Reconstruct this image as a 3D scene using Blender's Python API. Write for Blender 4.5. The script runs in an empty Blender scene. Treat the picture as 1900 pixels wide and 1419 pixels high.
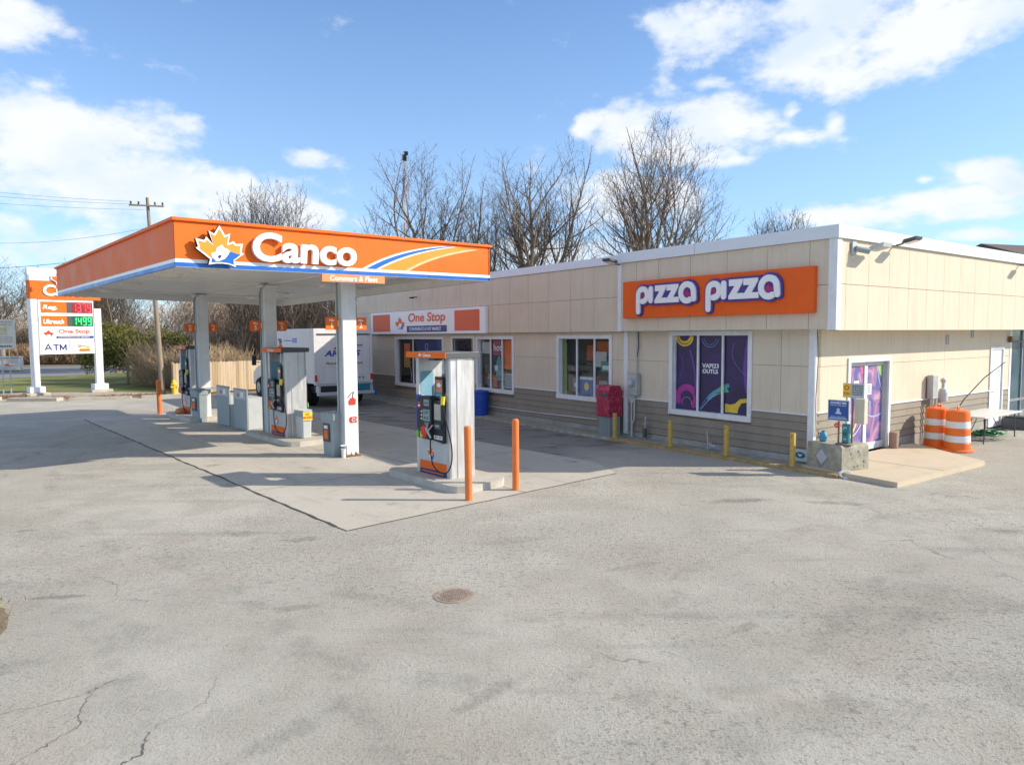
import bpy, bmesh, math, random
from mathutils import Vector, Matrix
R=math.radians
S=bpy.context.scene
COL=S.collection
rnd=random.Random(7)
# ------------------------------------------------------------------ camera
cam=bpy.data.cameras.new('camera'); co=bpy.data.objects.new('camera',cam); COL.objects.link(co)
pit,rol=0.0685322647,-0.00610865238
F_=Vector((0,math.cos(pit),-math.sin(pit))); R_=Vector((1,0,0)); U_=R_.cross(F_)
cr,sr=math.cos(rol),math.sin(rol)
xr=R_*cr+U_*sr; yu=U_*cr-R_*sr
m=Matrix((xr,yu,-F_)).transposed().to_4x4(); m.translation=Vector((0,0,2.85))
co.matrix_world=m
cam.sensor_fit='HORIZONTAL'; cam.sensor_width=36; cam.lens=24.667
cam.clip_start=0.1; cam.clip_end=5000
S.camera=co
# ------------------------------------------------------------------ sun, sky, exposure
SUN_EL=R(30.5); SUN_AZ=R(-2.5)
sd=Vector((math.cos(SUN_EL)*math.cos(SUN_AZ),math.cos(SUN_EL)*math.sin(SUN_AZ),math.sin(SUN_EL)))
sl=bpy.data.lights.new('sun','SUN'); sl.energy=3.45; sl.angle=R(0.55); sl.color=(1.0,0.90,0.75)
so=bpy.data.objects.new('sun',sl); so.rotation_mode='QUATERNION'; so.rotation_quaternion=sd.to_track_quat('Z','Y'); so.location=(20,0,30); COL.objects.link(so)
S.view_settings.view_transform='Standard'; S.view_settings.look='None'; S.view_settings.exposure=0.80; S.view_settings.gamma=1
W=bpy.data.worlds.new('World'); S.world=W; W.use_nodes=True
nt=W.node_tree; nt.nodes.clear()
def N(t,**k):
    n=nt.nodes.new(t)
    for a,b in k.items(): setattr(n,a,b)
    return n
def lk(a,b): nt.links.new(a,b)
def setin(sock,v):
    if isinstance(v,(int,float)): sock.default_value=v
    elif isinstance(v,(tuple,list)): sock.default_value=v
    else: lk(v,sock)
def M(op,a,b=0.0,c=None,clamp=False):
    n=N('ShaderNodeMath',operation=op); n.use_clamp=clamp
    setin(n.inputs[0],a); setin(n.inputs[1],b)
    if c is not None: setin(n.inputs[2],c)
    return n.outputs[0]
sky=N('ShaderNodeTexSky'); sky.sky_type='NISHITA'; sky.sun_disc=False
sky.sun_elevation=SUN_EL; sky.sun_rotation=math.pi/2-SUN_AZ; sky.air_density=1.0; sky.dust_density=0.35; sky.ozone_density=1.6
tc=N('ShaderNodeTexCoord'); sep=N('ShaderNodeSeparateXYZ'); lk(tc.outputs['Generated'],sep.inputs[0])
az=M('ARCTAN2',sep.outputs[0],sep.outputs[1]); el=M('ARCSINE',sep.outputs[2])
comb=N('ShaderNodeCombineXYZ'); lk(az,comb.inputs[0]); lk(M('MULTIPLY',el,1.7),comb.inputs[1])
def noise(vec,sc,det,ro=0.55,off=0):
    n=N('ShaderNodeTexNoise'); n.inputs['Scale'].default_value=sc; n.inputs['Detail'].default_value=det; n.inputs['Roughness'].default_value=ro
    mp=N('ShaderNodeMapping'); mp.inputs['Location'].default_value=(off,off*.7,off*.3); lk(vec,mp.inputs[0]); lk(mp.outputs[0],n.inputs['Vector'])
    return n
n1=noise(comb.outputs[0],11,10,.60,3.1)
n2=noise(comb.outputs[0],26,6,.6,7.7)
warp=noise(comb.outputs[0],5,3,.5,1.3)
ws=N('ShaderNodeSeparateColor'); lk(warp.outputs['Color'],ws.inputs[0])
azw=M('ADD',az,M('MULTIPLY',M('SUBTRACT',ws.outputs[0],.5),.10)); elw=M('ADD',el,M('MULTIPLY',M('SUBTRACT',ws.outputs[1],.5),.06))
CL=[(-0.615,0.350,0.062,0.036,1),(-0.585,0.299,0.059,0.033,.55),(-0.419,0.331,0.042,0.017,.6),(-0.560,0.238,0.140,0.055,1),(-0.557,0.200,0.160,0.055,1),(-0.421,0.258,0.045,0.022,.85),(-0.484,0.185,0.175,0.035,1),(-0.373,0.178,0.110,0.036,1),(-0.30,0.26,0.06,0.014,.5),(-0.270,0.229,0.034,0.015,1),(-0.286,0.160,0.05,0.026,.9),(-0.613,0.127,0.04,0.018,.9),(-0.573,0.100,0.130,0.030,.8),(-0.50,0.30,0.05,0.02,.4),
(0.205,0.391,0.022,0.025,.9),(0.278,0.388,0.074,0.041,1),(0.391,0.360,0.110,0.049,1),(0.512,0.350,0.106,0.049,1),(0.592,0.350,0.064,0.036,1),(0.466,0.322,0.112,0.030,1),(0.428,0.392,0.088,0.022,1),(0.107,0.284,0.026,0.020,1),(0.173,0.280,0.070,0.032,1),(0.270,0.268,0.107,0.040,1),(0.259,0.244,0.102,0.023,1),(0.315,0.233,0.047,0.014,.9),(0.380,0.288,0.016,0.014,.8),(0.268,0.318,0.031,0.010,.8),(0.437,0.262,0.018,0.016,.8),(0.394,0.252,0.038,0.014,.9),(0.152,0.184,0.080,0.038,.9),(0.225,0.181,0.043,0.036,.9),(0.598,0.187,0.040,0.018,1),(0.619,0.170,0.034,0.018,1),(0.528,0.185,0.012,0.007,.9),(0.529,0.152,0.105,0.018,1),(0.459,0.140,0.104,0.018,1),(0.573,0.139,0.081,0.013,.9),(0.600,0.109,0.060,0.009,.8),(0.069,0.113,0.112,0.029,.8),(-0.222,0.148,0.044,0.014,.6),(-0.20,0.07,0.5,0.03,.6),
(1.3,.30,.25,.07,1),(-1.2,.35,.3,.08,1),(2.2,.45,.6,.16,1),(-2.2,.45,.6,.20,1),(3.0,.45,.5,.2,1),(1.8,.9,.8,.2,1),(-.9,.95,.8,.2,1),(-2.6,.95,.7,.2,1),(.5,1.2,1.2,.14,1)]  # unseen clouds beside, above and behind the camera, added for neutral fill light
fld=None
for a,e,rx,ry,w in CL:
    dx=M('DIVIDE',M('SUBTRACT',azw,a),rx*1.12); dy=M('DIVIDE',M('SUBTRACT',elw,e),ry*1.12)
    d=M('ADD',M('MULTIPLY',dx,dx),M('MULTIPLY',dy,dy))
    g=M('MULTIPLY',M('POWER',2.718,M('MULTIPLY',d,-0.9)),w)
    fld=g if fld is None else M('SMOOTH_MAX',fld,g,.15)
val=M('ADD',M('SUBTRACT',fld,.46),M('ADD',M('MULTIPLY',M('SUBTRACT',n1.outputs[0],.5),1.75),M('MULTIPLY',M('SUBTRACT',n2.outputs[0],.5),.75)))
mr=N('ShaderNodeMapRange',interpolation_type='SMOOTHSTEP'); mr.inputs[1].default_value=-.14; mr.inputs[2].default_value=.46; mr.inputs[3].default_value=0; mr.inputs[4].default_value=.95; lk(val,mr.inputs[0])
# thin veil of haze towards the horizon
veil=N('ShaderNodeMapRange',interpolation_type='SMOOTHSTEP'); veil.inputs[1].default_value=0.0; veil.inputs[2].default_value=.55; veil.inputs[3].default_value=.42; veil.inputs[4].default_value=0.05; lk(el,veil.inputs[0])
shade=noise(comb.outputs[0],7,4,.5,11.0)
cr_=N('ShaderNodeValToRGB'); cr_.color_ramp.elements[0].position=.36; cr_.color_ramp.elements[0].color=(5.2,5.9,6.8,1); cr_.color_ramp.elements[1].position=.56; cr_.color_ramp.elements[1].color=(6.6,6.75,6.95,1)
lk(shade.outputs[0],cr_.inputs[0])
tint=N('ShaderNodeMix',data_type='RGBA',blend_type='MULTIPLY'); tint.inputs[0].default_value=1; lk(sky.outputs[0],tint.inputs[6]); tint.inputs[7].default_value=(.88,1.12,1.40,1)
mv=N('ShaderNodeMix',data_type='RGBA'); lk(veil.outputs[0],mv.inputs[0]); lk(tint.outputs[2],mv.inputs[6]); mv.inputs[7].default_value=(4.1,5.6,7.5,1)
mc=N('ShaderNodeMix',data_type='RGBA'); lk(mr.outputs[0],mc.inputs[0]); lk(mv.outputs[2],mc.inputs[6]); lk(cr_.outputs[0],mc.inputs[7])
bg=N('ShaderNodeBackground'); bg.inputs[1].default_value=0.088; lk(mc.outputs[2],bg.inputs[0])
wo=N('ShaderNodeOutputWorld'); lk(bg.outputs[0],wo.inputs[0])
# ------------------------------------------------------------------ materials
MATS={}
def pbr(name,col,rough=.6,metal=0.0,var=.12,vs=4.0,bump=0.0,bs=40.0,emit=None,spec=.5,coat=0,dirt=0.0,dirtcol=(.12,.1,.08),ds=1.6,aniso=None,streak=0.0):
    if name in MATS: return MATS[name]
    m=bpy.data.materials.new(name); m.use_nodes=True; t=m.node_tree; b=t.nodes['Principled BSDF']
    b.inputs['Roughness'].default_value=rough; b.inputs['Metallic'].default_value=metal; b.inputs['Specular IOR Level'].default_value=spec
    b.inputs['Coat Weight'].default_value=coat
    tcn=t.nodes.new('ShaderNodeTexCoord'); src=tcn.outputs['Object']
    if aniso:
        mp=t.nodes.new('ShaderNodeMapping'); mp.inputs['Scale'].default_value=aniso; t.links.new(src,mp.inputs[0]); src=mp.outputs[0]
    c=tuple(col)+(1,)
    last=None
    if var>0:
        n=t.nodes.new('ShaderNodeTexNoise'); n.inputs['Scale'].default_value=vs; n.inputs['Detail'].default_value=6; n.inputs['Roughness'].default_value=.62; t.links.new(src,n.inputs['Vector'])
        r=t.nodes.new('ShaderNodeValToRGB'); r.color_ramp.elements[0].position=.3; r.color_ramp.elements[1].position=.7
        r.color_ramp.elements[0].color=tuple(max(0,x*(1-var)) for x in col)+(1,); r.color_ramp.elements[1].color=tuple(min(1,x*(1+var)) for x in col)+(1,)
        t.links.new(n.outputs[0],r.inputs[0]); last=r.outputs[0]
        rr=t.nodes.new('ShaderNodeMapRange'); rr.inputs[1].default_value=.3; rr.inputs[2].default_value=.7; rr.inputs[3].default_value=max(0,rough-.08); rr.inputs[4].default_value=min(1,rough+.1)
        t.links.new(n.outputs[0],rr.inputs[0]); t.links.new(rr.outputs[0],b.inputs['Roughness'])
    if dirt>0:
        n=t.nodes.new('ShaderNodeTexNoise'); n.inputs['Scale'].default_value=ds; n.inputs['Detail'].default_value=9; n.inputs['Roughness'].default_value=.7; t.links.new(tcn.outputs['Object'],n.inputs['Vector'])
        r=t.nodes.new('ShaderNodeMapRange'); r.inputs[1].default_value=.50; r.inputs[2].default_value=.72; r.inputs[3].default_value=0; r.inputs[4].default_value=dirt; t.links.new(n.outputs[0],r.inputs[0])
        mx=t.nodes.new('ShaderNodeMix'); mx.data_type='RGBA'; t.links.new(r.outputs[0],mx.inputs[0]); mx.inputs[7].default_value=tuple(dirtcol)+(1,)
        if last is not None: t.links.new(last,mx.inputs[6])
        else: mx.inputs[6].default_value=c
        last=mx.outputs[2]
    if streak>0:
        mp2=t.nodes.new('ShaderNodeMapping'); mp2.inputs['Scale'].default_value=(7,7,.35); t.links.new(tcn.outputs['Object'],mp2.inputs[0])
        n=t.nodes.new('ShaderNodeTexNoise'); n.inputs['Scale'].default_value=1.3; n.inputs['Detail'].default_value=7; n.inputs['Roughness'].default_value=.68; t.links.new(mp2.outputs[0],n.inputs['Vector'])
        r=t.nodes.new('ShaderNodeMapRange'); r.inputs[1].default_value=.50; r.inputs[2].default_value=.75; r.inputs[3].default_value=0; r.inputs[4].default_value=streak; t.links.new(n.outputs[0],r.inputs[0])
        mx=t.nodes.new('ShaderNodeMix'); mx.data_type='RGBA'; t.links.new(r.outputs[0],mx.inputs[0]); mx.inputs[7].default_value=tuple(dirtcol)+(1,)
        if last is not None: t.links.new(last,mx.inputs[6])
        else: mx.inputs[6].default_value=c
        last=mx.outputs[2]
    if last is not None: t.links.new(last,b.inputs['Base Color'])
    else: b.inputs['Base Color'].default_value=c
    if bump>0:
        n=t.nodes.new('ShaderNodeTexNoise'); n.inputs['Scale'].default_value=bs; n.inputs['Detail'].default_value=5; t.links.new(src,n.inputs['Vector'])
        bp=t.nodes.new('ShaderNodeBump'); bp.inputs['Strength'].default_value=bump; bp.inputs['Distance'].default_value=.01; t.links.new(n.outputs[0],bp.inputs['Height']); t.links.new(bp.outputs[0],b.inputs['Normal'])
    if emit:
        b.inputs['Emission Color'].default_value=tuple(emit[:3])+(1,); b.inputs['Emission Strength'].default_value=emit[3]
    MATS[name]=m; return m
def glassmat(name,col=(.02,.03,.035),alpha=.25,rough=.02):
    if name in MATS: return MATS[name]
    m=bpy.data.materials.new(name); m.use_nodes=True; t=m.node_tree; t.nodes.clear()
    o=t.nodes.new('ShaderNodeOutputMaterial'); tr=t.nodes.new('ShaderNodeBsdfTransparent'); tr.inputs[0].default_value=(.93,.95,.95,1)
    g=t.nodes.new('ShaderNodeBsdfGlossy'); g.inputs['Roughness'].default_value=rough; g.inputs[0].default_value=(.9,.95,1,1)
    lw=t.nodes.new('ShaderNodeFresnel'); lw.inputs[0].default_value=1.45
    ad=t.nodes.new('ShaderNodeMath'); ad.operation='ADD'; ad.inputs[1].default_value=alpha*.06; t.links.new(lw.outputs[0],ad.inputs[0]); ge=t.nodes.new('ShaderNodeNewGeometry'); iv=t.nodes.new('ShaderNodeMath'); iv.operation='SUBTRACT'; iv.inputs[0].default_value=1; t.links.new(ge.outputs['Backfacing'],iv.inputs[1]); ad2=t.nodes.new('ShaderNodeMath'); ad2.operation='MULTIPLY'; t.links.new(ad.outputs[0],ad2.inputs[0]); t.links.new(iv.outputs[0],ad2.inputs[1]); ad=ad2
    mx=t.nodes.new('ShaderNodeMixShader'); t.links.new(ad.outputs[0],mx.inputs[0]); t.links.new(tr.outputs[0],mx.inputs[1]); t.links.new(g.outputs[0],mx.inputs[2])
    t.links.new(mx.outputs[0],o.inputs[0]); MATS[name]=m; return m
white=pbr('white_paint',(.76,.77,.78),.45,var=.05,dirt=.3,dirtcol=(.42,.38,.32),ds=2.2,streak=.25)
whiteclean=pbr('white_letter',(.86,.86,.86),.35,var=.02)
orange=pbr('orange_panel',(.86,.16,.015),.5,spec=.22,var=.06,vs=1.2,dirt=.18,dirtcol=(.5,.16,.06),ds=2.5,streak=.3)
orangebright=pbr('orange_light',(.93,.30,.02),.35,var=.04)
navy=pbr('navy_blue',(.02,.035,.18),.35,var=.05)
blue=pbr('royal_blue',(.01,.13,.52),.32,var=.06,vs=2)
red=pbr('signal_red',(.62,.04,.02),.4,var=.05)
black=pbr('black_plastic',(.018,.019,.022),.45,var=.1)
darkgrey=pbr('dark_grey',(.075,.08,.09),.5,var=.1)
steel=pbr('brushed_steel',(.60,.60,.60),.42,metal=.55,var=.10,vs=3,aniso=(6,6,.6),dirt=.25,dirtcol=(.34,.30,.25),streak=.4)
greymetal=pbr('grey_painted_metal',(.30,.345,.36),.5,var=.08,dirt=.3,dirtcol=(.2,.19,.17))
lightgrey=pbr('light_grey',(.50,.53,.54),.5,var=.06,dirt=.25,dirtcol=(.3,.28,.25))
galv=pbr('galvanised',(.42,.44,.45),.45,metal=.4,var=.15)
rust=pbr('rust',(.20,.085,.03),.85,var=.5,vs=22,bump=.4)
concrete=pbr('concrete',(.47,.43,.36),.85,var=.14,vs=3,bump=.25,bs=60,dirt=.4,dirtcol=(.25,.22,.18))
concold=pbr('concrete_weathered',(.36,.34,.27),.9,var=.3,vs=5,bump=.6,bs=24,dirt=.6,dirtcol=(.16,.16,.10),ds=4)
cream=pbr('cream_stucco',(.68,.585,.455),.85,var=.04,vs=1.3,bump=.35,bs=90,dirt=.2,dirtcol=(.50,.40,.28),ds=.8,streak=.45)
creamgap=pbr('panel_joint',(.20,.16,.11),.9,var=.1)
taupe=pbr('taupe_siding',(.28,.24,.19),.75,var=.12,vs=2,bump=.15,bs=40,dirt=.35,dirtcol=(.17,.15,.125),streak=.3)
plinthm=pbr('plinth_paint',(.36,.35,.32),.85,var=.2,vs=3,bump=.3,dirt=.5,dirtcol=(.16,.15,.13))
greymet=pbr('coping_metal',(.72,.74,.77),.4,var=.03)
glass=glassmat('window_glass')
glassdk=glassmat('dark_window_glass',alpha=.6)
interior=pbr('dark_interior',(.10,.095,.085),.9)
yellow=pbr('yellow_paint',(.56,.37,.08),.6,var=.15,vs=9,dirt=.45,dirtcol=(.3,.2,.08),ds=7)
orpost=pbr('orange_post',(.80,.20,.04),.55,var=.1,dirt=.45,dirtcol=(.42,.16,.07),ds=7,bump=.15,bs=30,streak=.3)
rubber=pbr('rubber',(.012,.012,.013),.7)
tyre=pbr('tyre',(.02,.02,.02),.85,var=.3)
bark=pbr('bark',(.27,.21,.155),.95,var=.3,vs=6,bump=.5,bs=20)
twigA=pbr('twig_brown',(.34,.26,.18),.95,var=.25,vs=2)
twigB=pbr('twig_tan',(.44,.33,.20),.95,var=.25,vs=2)
twigC=pbr('twig_purple',(.40,.31,.26),.95,var=.25,vs=2)
wood=pbr('weathered_wood',(.27,.215,.155),.85,var=.25,vs=3,bump=.4,bs=30,aniso=(6,6,.6))
# ------------------------------------------------------------------ mesh builder
class Fr:
    def __init__(s,o,r,u,n): s.o=Vector(o); s.r=Vector(r); s.u=Vector(u); s.n=Vector(n)
    def __call__(s,x,y,d=0): return s.o+s.r*x+s.u*y+s.n*d
def FY(o=(0,0,0)): return Fr(o,(1,0,0),(0,0,1),(0,-1,0))
def FXm(o=(0,0,0)): return Fr(o,(0,-1,0),(0,0,1),(-1,0,0))
def FXp(o=(0,0,0)): return Fr(o,(0,1,0),(0,0,1),(1,0,0))
def FZ(o=(0,0,0)): return Fr(o,(1,0,0),(0,1,0),(0,0,1))
_tc={}
def textmesh(s,off=0.0,shear=0.0):
    k=(s,off,shear)
    if k in _tc: return _tc[k]
    c=bpy.data.curves.new('t','FONT'); c.body=s; c.size=1; c.offset=off; c.shear=shear; c.extrude=.5; c.resolution_u=5
    o=bpy.data.objects.new('t',c); COL.objects.link(o); dg=bpy.context.evaluated_depsgraph_get(); dg.update()
    me=bpy.data.meshes.new_from_object(o.evaluated_get(dg))
    v=[tuple(x.co) for x in me.vertices]; f=[tuple(p.vertices) for p in me.polygons]
    bpy.data.objects.remove(o); bpy.data.curves.remove(c); bpy.data.meshes.remove(me)
    _tc[k]=(v,f); return v,f
class MB:
    def __init__(s): s.v=[]; s.f=[]; s.m=[]; s.sm=[]; s.mats=[]
    def mi(s,mat):
        if mat not in s.mats: s.mats.append(mat)
        return s.mats.index(mat)
    def add(s,vs,fs,mat,smooth=False):
        b=len(s.v); s.v.extend(Vector(x) for x in vs); i=s.mi(mat)
        for f in fs: s.f.append(tuple(b+k for k in f)); s.m.append(i); s.sm.append(smooth)
    def box(s,x0,x1,y0,y1,z0,z1,mat):
        if x0>x1:x0,x1=x1,x0
        if y0>y1:y0,y1=y1,y0
        if z0>z1:z0,z1=z1,z0
        s.add([(x0,y0,z0),(x1,y0,z0),(x1,y1,z0),(x0,y1,z0),(x0,y0,z1),(x1,y0,z1),(x1,y1,z1),(x0,y1,z1)],
          [(0,3,2,1),(4,5,6,7),(0,1,5,4),(1,2,6,5),(2,3,7,6),(3,0,4,7)],mat); return s
    def fbox(s,fr,x0,x1,y0,y1,d0,d1,mat): return s.prism(fr,[(x0,y0),(x1,y0),(x1,y1),(x0,y1)],d0,d1,mat)
    def prism(s,fr,pts,d0,d1,mat,side=None):
        a=sum(pts[i][0]*pts[(i+1)%len(pts)][1]-pts[(i+1)%len(pts)][0]*pts[i][1] for i in range(len(pts)))
        if a<0: pts=pts[::-1]
        n=len(pts); vs=[fr(x,y,d0) for x,y in pts]+[fr(x,y,d1) for x,y in pts]
        # handedness
        s.add(vs,[tuple(range(n))[::-1],tuple(range(n,2*n))],mat)
        s.add(vs,[(i,(i+1)%n,n+(i+1)%n,n+i) for i in range(n)],side or mat); return s
    def text(s,fr,t,x0,x1,y0,y1,d0,d1,mat,off=0.0,shear=0.0,keep=False,side=None):
        v,f=textmesh(t,off,shear)
        if not v: return s
        ax,bx=min(p[0] for p in v),max(p[0] for p in v); ay,by=min(p[1] for p in v),max(p[1] for p in v)
        sx=(x1-x0)/(bx-ax); sy=(y1-y0)/(by-ay)
        if keep: sx=sy=min(sx,sy)
        cx=(x0+x1)/2-(ax+bx)/2*sx; cy=(y0+y1)/2-(ay+by)/2*sy
        s.add([fr(p[0]*sx+cx,p[1]*sy+cy,d0+(p[2]+.5)*(d1-d0)) for p in v],f,mat); return s
    def stroke(s,fr,path,w,d0,d1,mat,caps=True,closed=False):
        n=len(path); L=[];Rr=[]
        for i in range(n):
            if closed: a,b=path[i-1],path[(i+1)%n]
            else: a=path[max(0,i-1)]; b=path[min(n-1,i+1)]
            dx,dy=b[0]-a[0],b[1]-a[1]; l=math.hypot(dx,dy) or 1; nx,ny=-dy/l,dx/l
            k=1.0
            if 0<i<n-1 or closed:
                p=path[i]; q=path[i-1]; ex,ey=p[0]-q[0],p[1]-q[1]; el_=math.hypot(ex,ey) or 1
                c=(ex*dx+ey*dy)/(el_*l); k=1/max(.5,c)
            h=w/2*k
            L.append((path[i][0]+nx*h,path[i][1]+ny*h)); Rr.append((path[i][0]-nx*h,path[i][1]-ny*h))
        if closed:
            vs=[fr(x,y,d) for d in(d0,d1) for x,y in L+Rr]; m=2*n; fs=[]
            for i in range(n):
                j=(i+1)%n
                fs+= [(m+i,m+n+i,m+n+j,m+j),(j,n+j,n+i,i),(i,m+i,m+j,j),(n+j,m+n+j,m+n+i,n+i)]
            s.add(vs,fs,mat); return s
        # quads per segment (robust for concave paths) + caps
        def cap(p,q):
            dx,dy=p[0]-q[0],p[1]-q[1]; a0=math.atan2(dy,dx)
            return [(p[0]+w/2*math.cos(a0+t),p[1]+w/2*math.sin(a0+t)) for t in [(-.5+k/8)*math.pi for k in range(9)]]
        out=Rr[:]
        if caps: out+=cap(path[-1],path[-2])[1:-1]
        out+=L[::-1]
        if caps: out+=cap(path[0],path[1])[1:-1]
        return s.prism(fr,out,d0,d1,mat)
    def cyl(s,p,q,r0,r1,mat,n=16,caps=True,smooth=True):
        p,q=Vector(p),Vector(q); a=(q-p).normalized(); e=a.orthogonal().normalized(); g=a.cross(e)
        vs=[];
        for c,r in((p,r0),(q,r1)):
            for i in range(n): t=2*math.pi*i/n; vs.append(c+e*(r*math.cos(t))+g*(r*math.sin(t)))
        s.add(vs,[(i,(i+1)%n,n+(i+1)%n,n+i) for i in range(n)],mat,smooth)
        if caps: s.add(vs,[tuple(range(n))[::-1],tuple(range(n,2*n))],mat)
        return s
    def lathe(s,o,prof,mat,n=24,smooth=True,mats=None):
        o=Vector(o); k=len(prof)
        vs=[o+Vector((r*math.cos(2*math.pi*i/n),r*math.sin(2*math.pi*i/n),z)) for r,z in prof for i in range(n)]
        for j in range(k-1):
            s.add(vs[j*n:(j+2)*n],[(i,(i+1)%n,n+(i+1)%n,n+i) for i in range(n)],mats[j] if mats else mat,smooth)
        s.add(vs[-n:],[tuple(range(n))],mats[-1] if mats else mat); s.add(vs[:n],[tuple(range(n))[::-1]],mats[0] if mats else mat); return s
    def tube(s,path,r,mat,n=8,smooth=True):
        P=[Vector(p) for p in path]; K=len(P); rs=r if isinstance(r,(list,tuple)) else [r]*K
        a=(P[1]-P[0]).normalized(); e=a.orthogonal().normalized(); vs=[]
        for i in range(K):
            a=(P[min(K-1,i+1)]-P[max(0,i-1)]); a=a.normalized() if a.length>1e-9 else Vector((0,0,1))
            e=(e-a*e.dot(a)); e=e.normalized() if e.length>1e-6 else a.orthogonal().normalized(); g=a.cross(e)
            for j in range(n): t=2*math.pi*j/n; vs.append(P[i]+e*(rs[i]*math.cos(t))+g*(rs[i]*math.sin(t)))
        fs=[(i*n+j,i*n+(j+1)%n,(i+1)*n+(j+1)%n,(i+1)*n+j) for i in range(K-1) for j in range(n)]
        s.add(vs,fs,mat,smooth); s.add(vs,[tuple(range(n))[::-1],tuple(range((K-1)*n,K*n))],mat); return s
    def warp(s,fn): s.v=[Vector(fn(p)) for p in s.v]; return s
    def build(s,name,parent=None,bevel=0,label=None,loc=None,rotz=None):
        me=bpy.data.meshes.new(name); me.from_pydata([tuple(p) for p in s.v],[],s.f)
        for mt in s.mats: me.materials.append(mt)
        me.polygons.foreach_set('material_index',s.m); me.polygons.foreach_set('use_smooth',s.sm); me.update()
        o=bpy.data.objects.new(name,me); COL.objects.link(o)
        if parent: o.parent=parent
        if label: o['label']=label
        if loc: o.location=loc
        if rotz is not None: o.rotation_euler.z=rotz
        if bevel:
            b=o.modifiers.new('bevel','BEVEL'); b.width=bevel; b.segments=2; b.limit_method='ANGLE'; b.angle_limit=R(40)
        return o
def tag(o,label,cat,group=None):
    o['label']=label; o['category']=cat
    if group: o['group']=group
    return o
def thing(name,label,cat,loc=(0,0,0),rotz=0,group=None,parent=None):
    o=bpy.data.objects.new(name,None); o.empty_display_size=.3; COL.objects.link(o); o.location=loc; o.rotation_euler.z=rotz
    return tag(o,label,cat,group)
def struct(o,kind='structure'): o['kind']=kind; return o
def copytree(o,loc,rotz,label=None,group=None):
    c=o.copy(); COL.objects.link(c); c.location=loc; c.rotation_euler.z=rotz
    if label: c['label']=label
    for ch in o.children:
        d=ch.copy(); COL.objects.link(d); d.parent=c
        for g in ch.children:
            e=g.copy(); COL.objects.link(e); e.parent=d
    return c
# local frames.  store frame: +x along the front towards the right corner, +y into the depth.  pad frame: x=t, y=s
TB,TC=0.633761089,0.718685684
BW=Vector((6.366,14.749,0)); BROT=TB-math.pi/2
bu=Vector((math.sin(TB),-math.cos(TB),0)); bv=Vector((math.cos(TB),math.sin(TB),0))
def B(x,y,z=0): return BW+bu*x+bv*y+Vector((0,0,z))
PO=Vector((-2.421,10.074,0)); PROT=TC
pt=Vector((math.cos(TC),math.sin(TC),0)); ps=Vector((-math.sin(TC),math.cos(TC),0))
def P(x,y,z=0): return PO+pt*x+ps*y+Vector((0,0,z))
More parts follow.
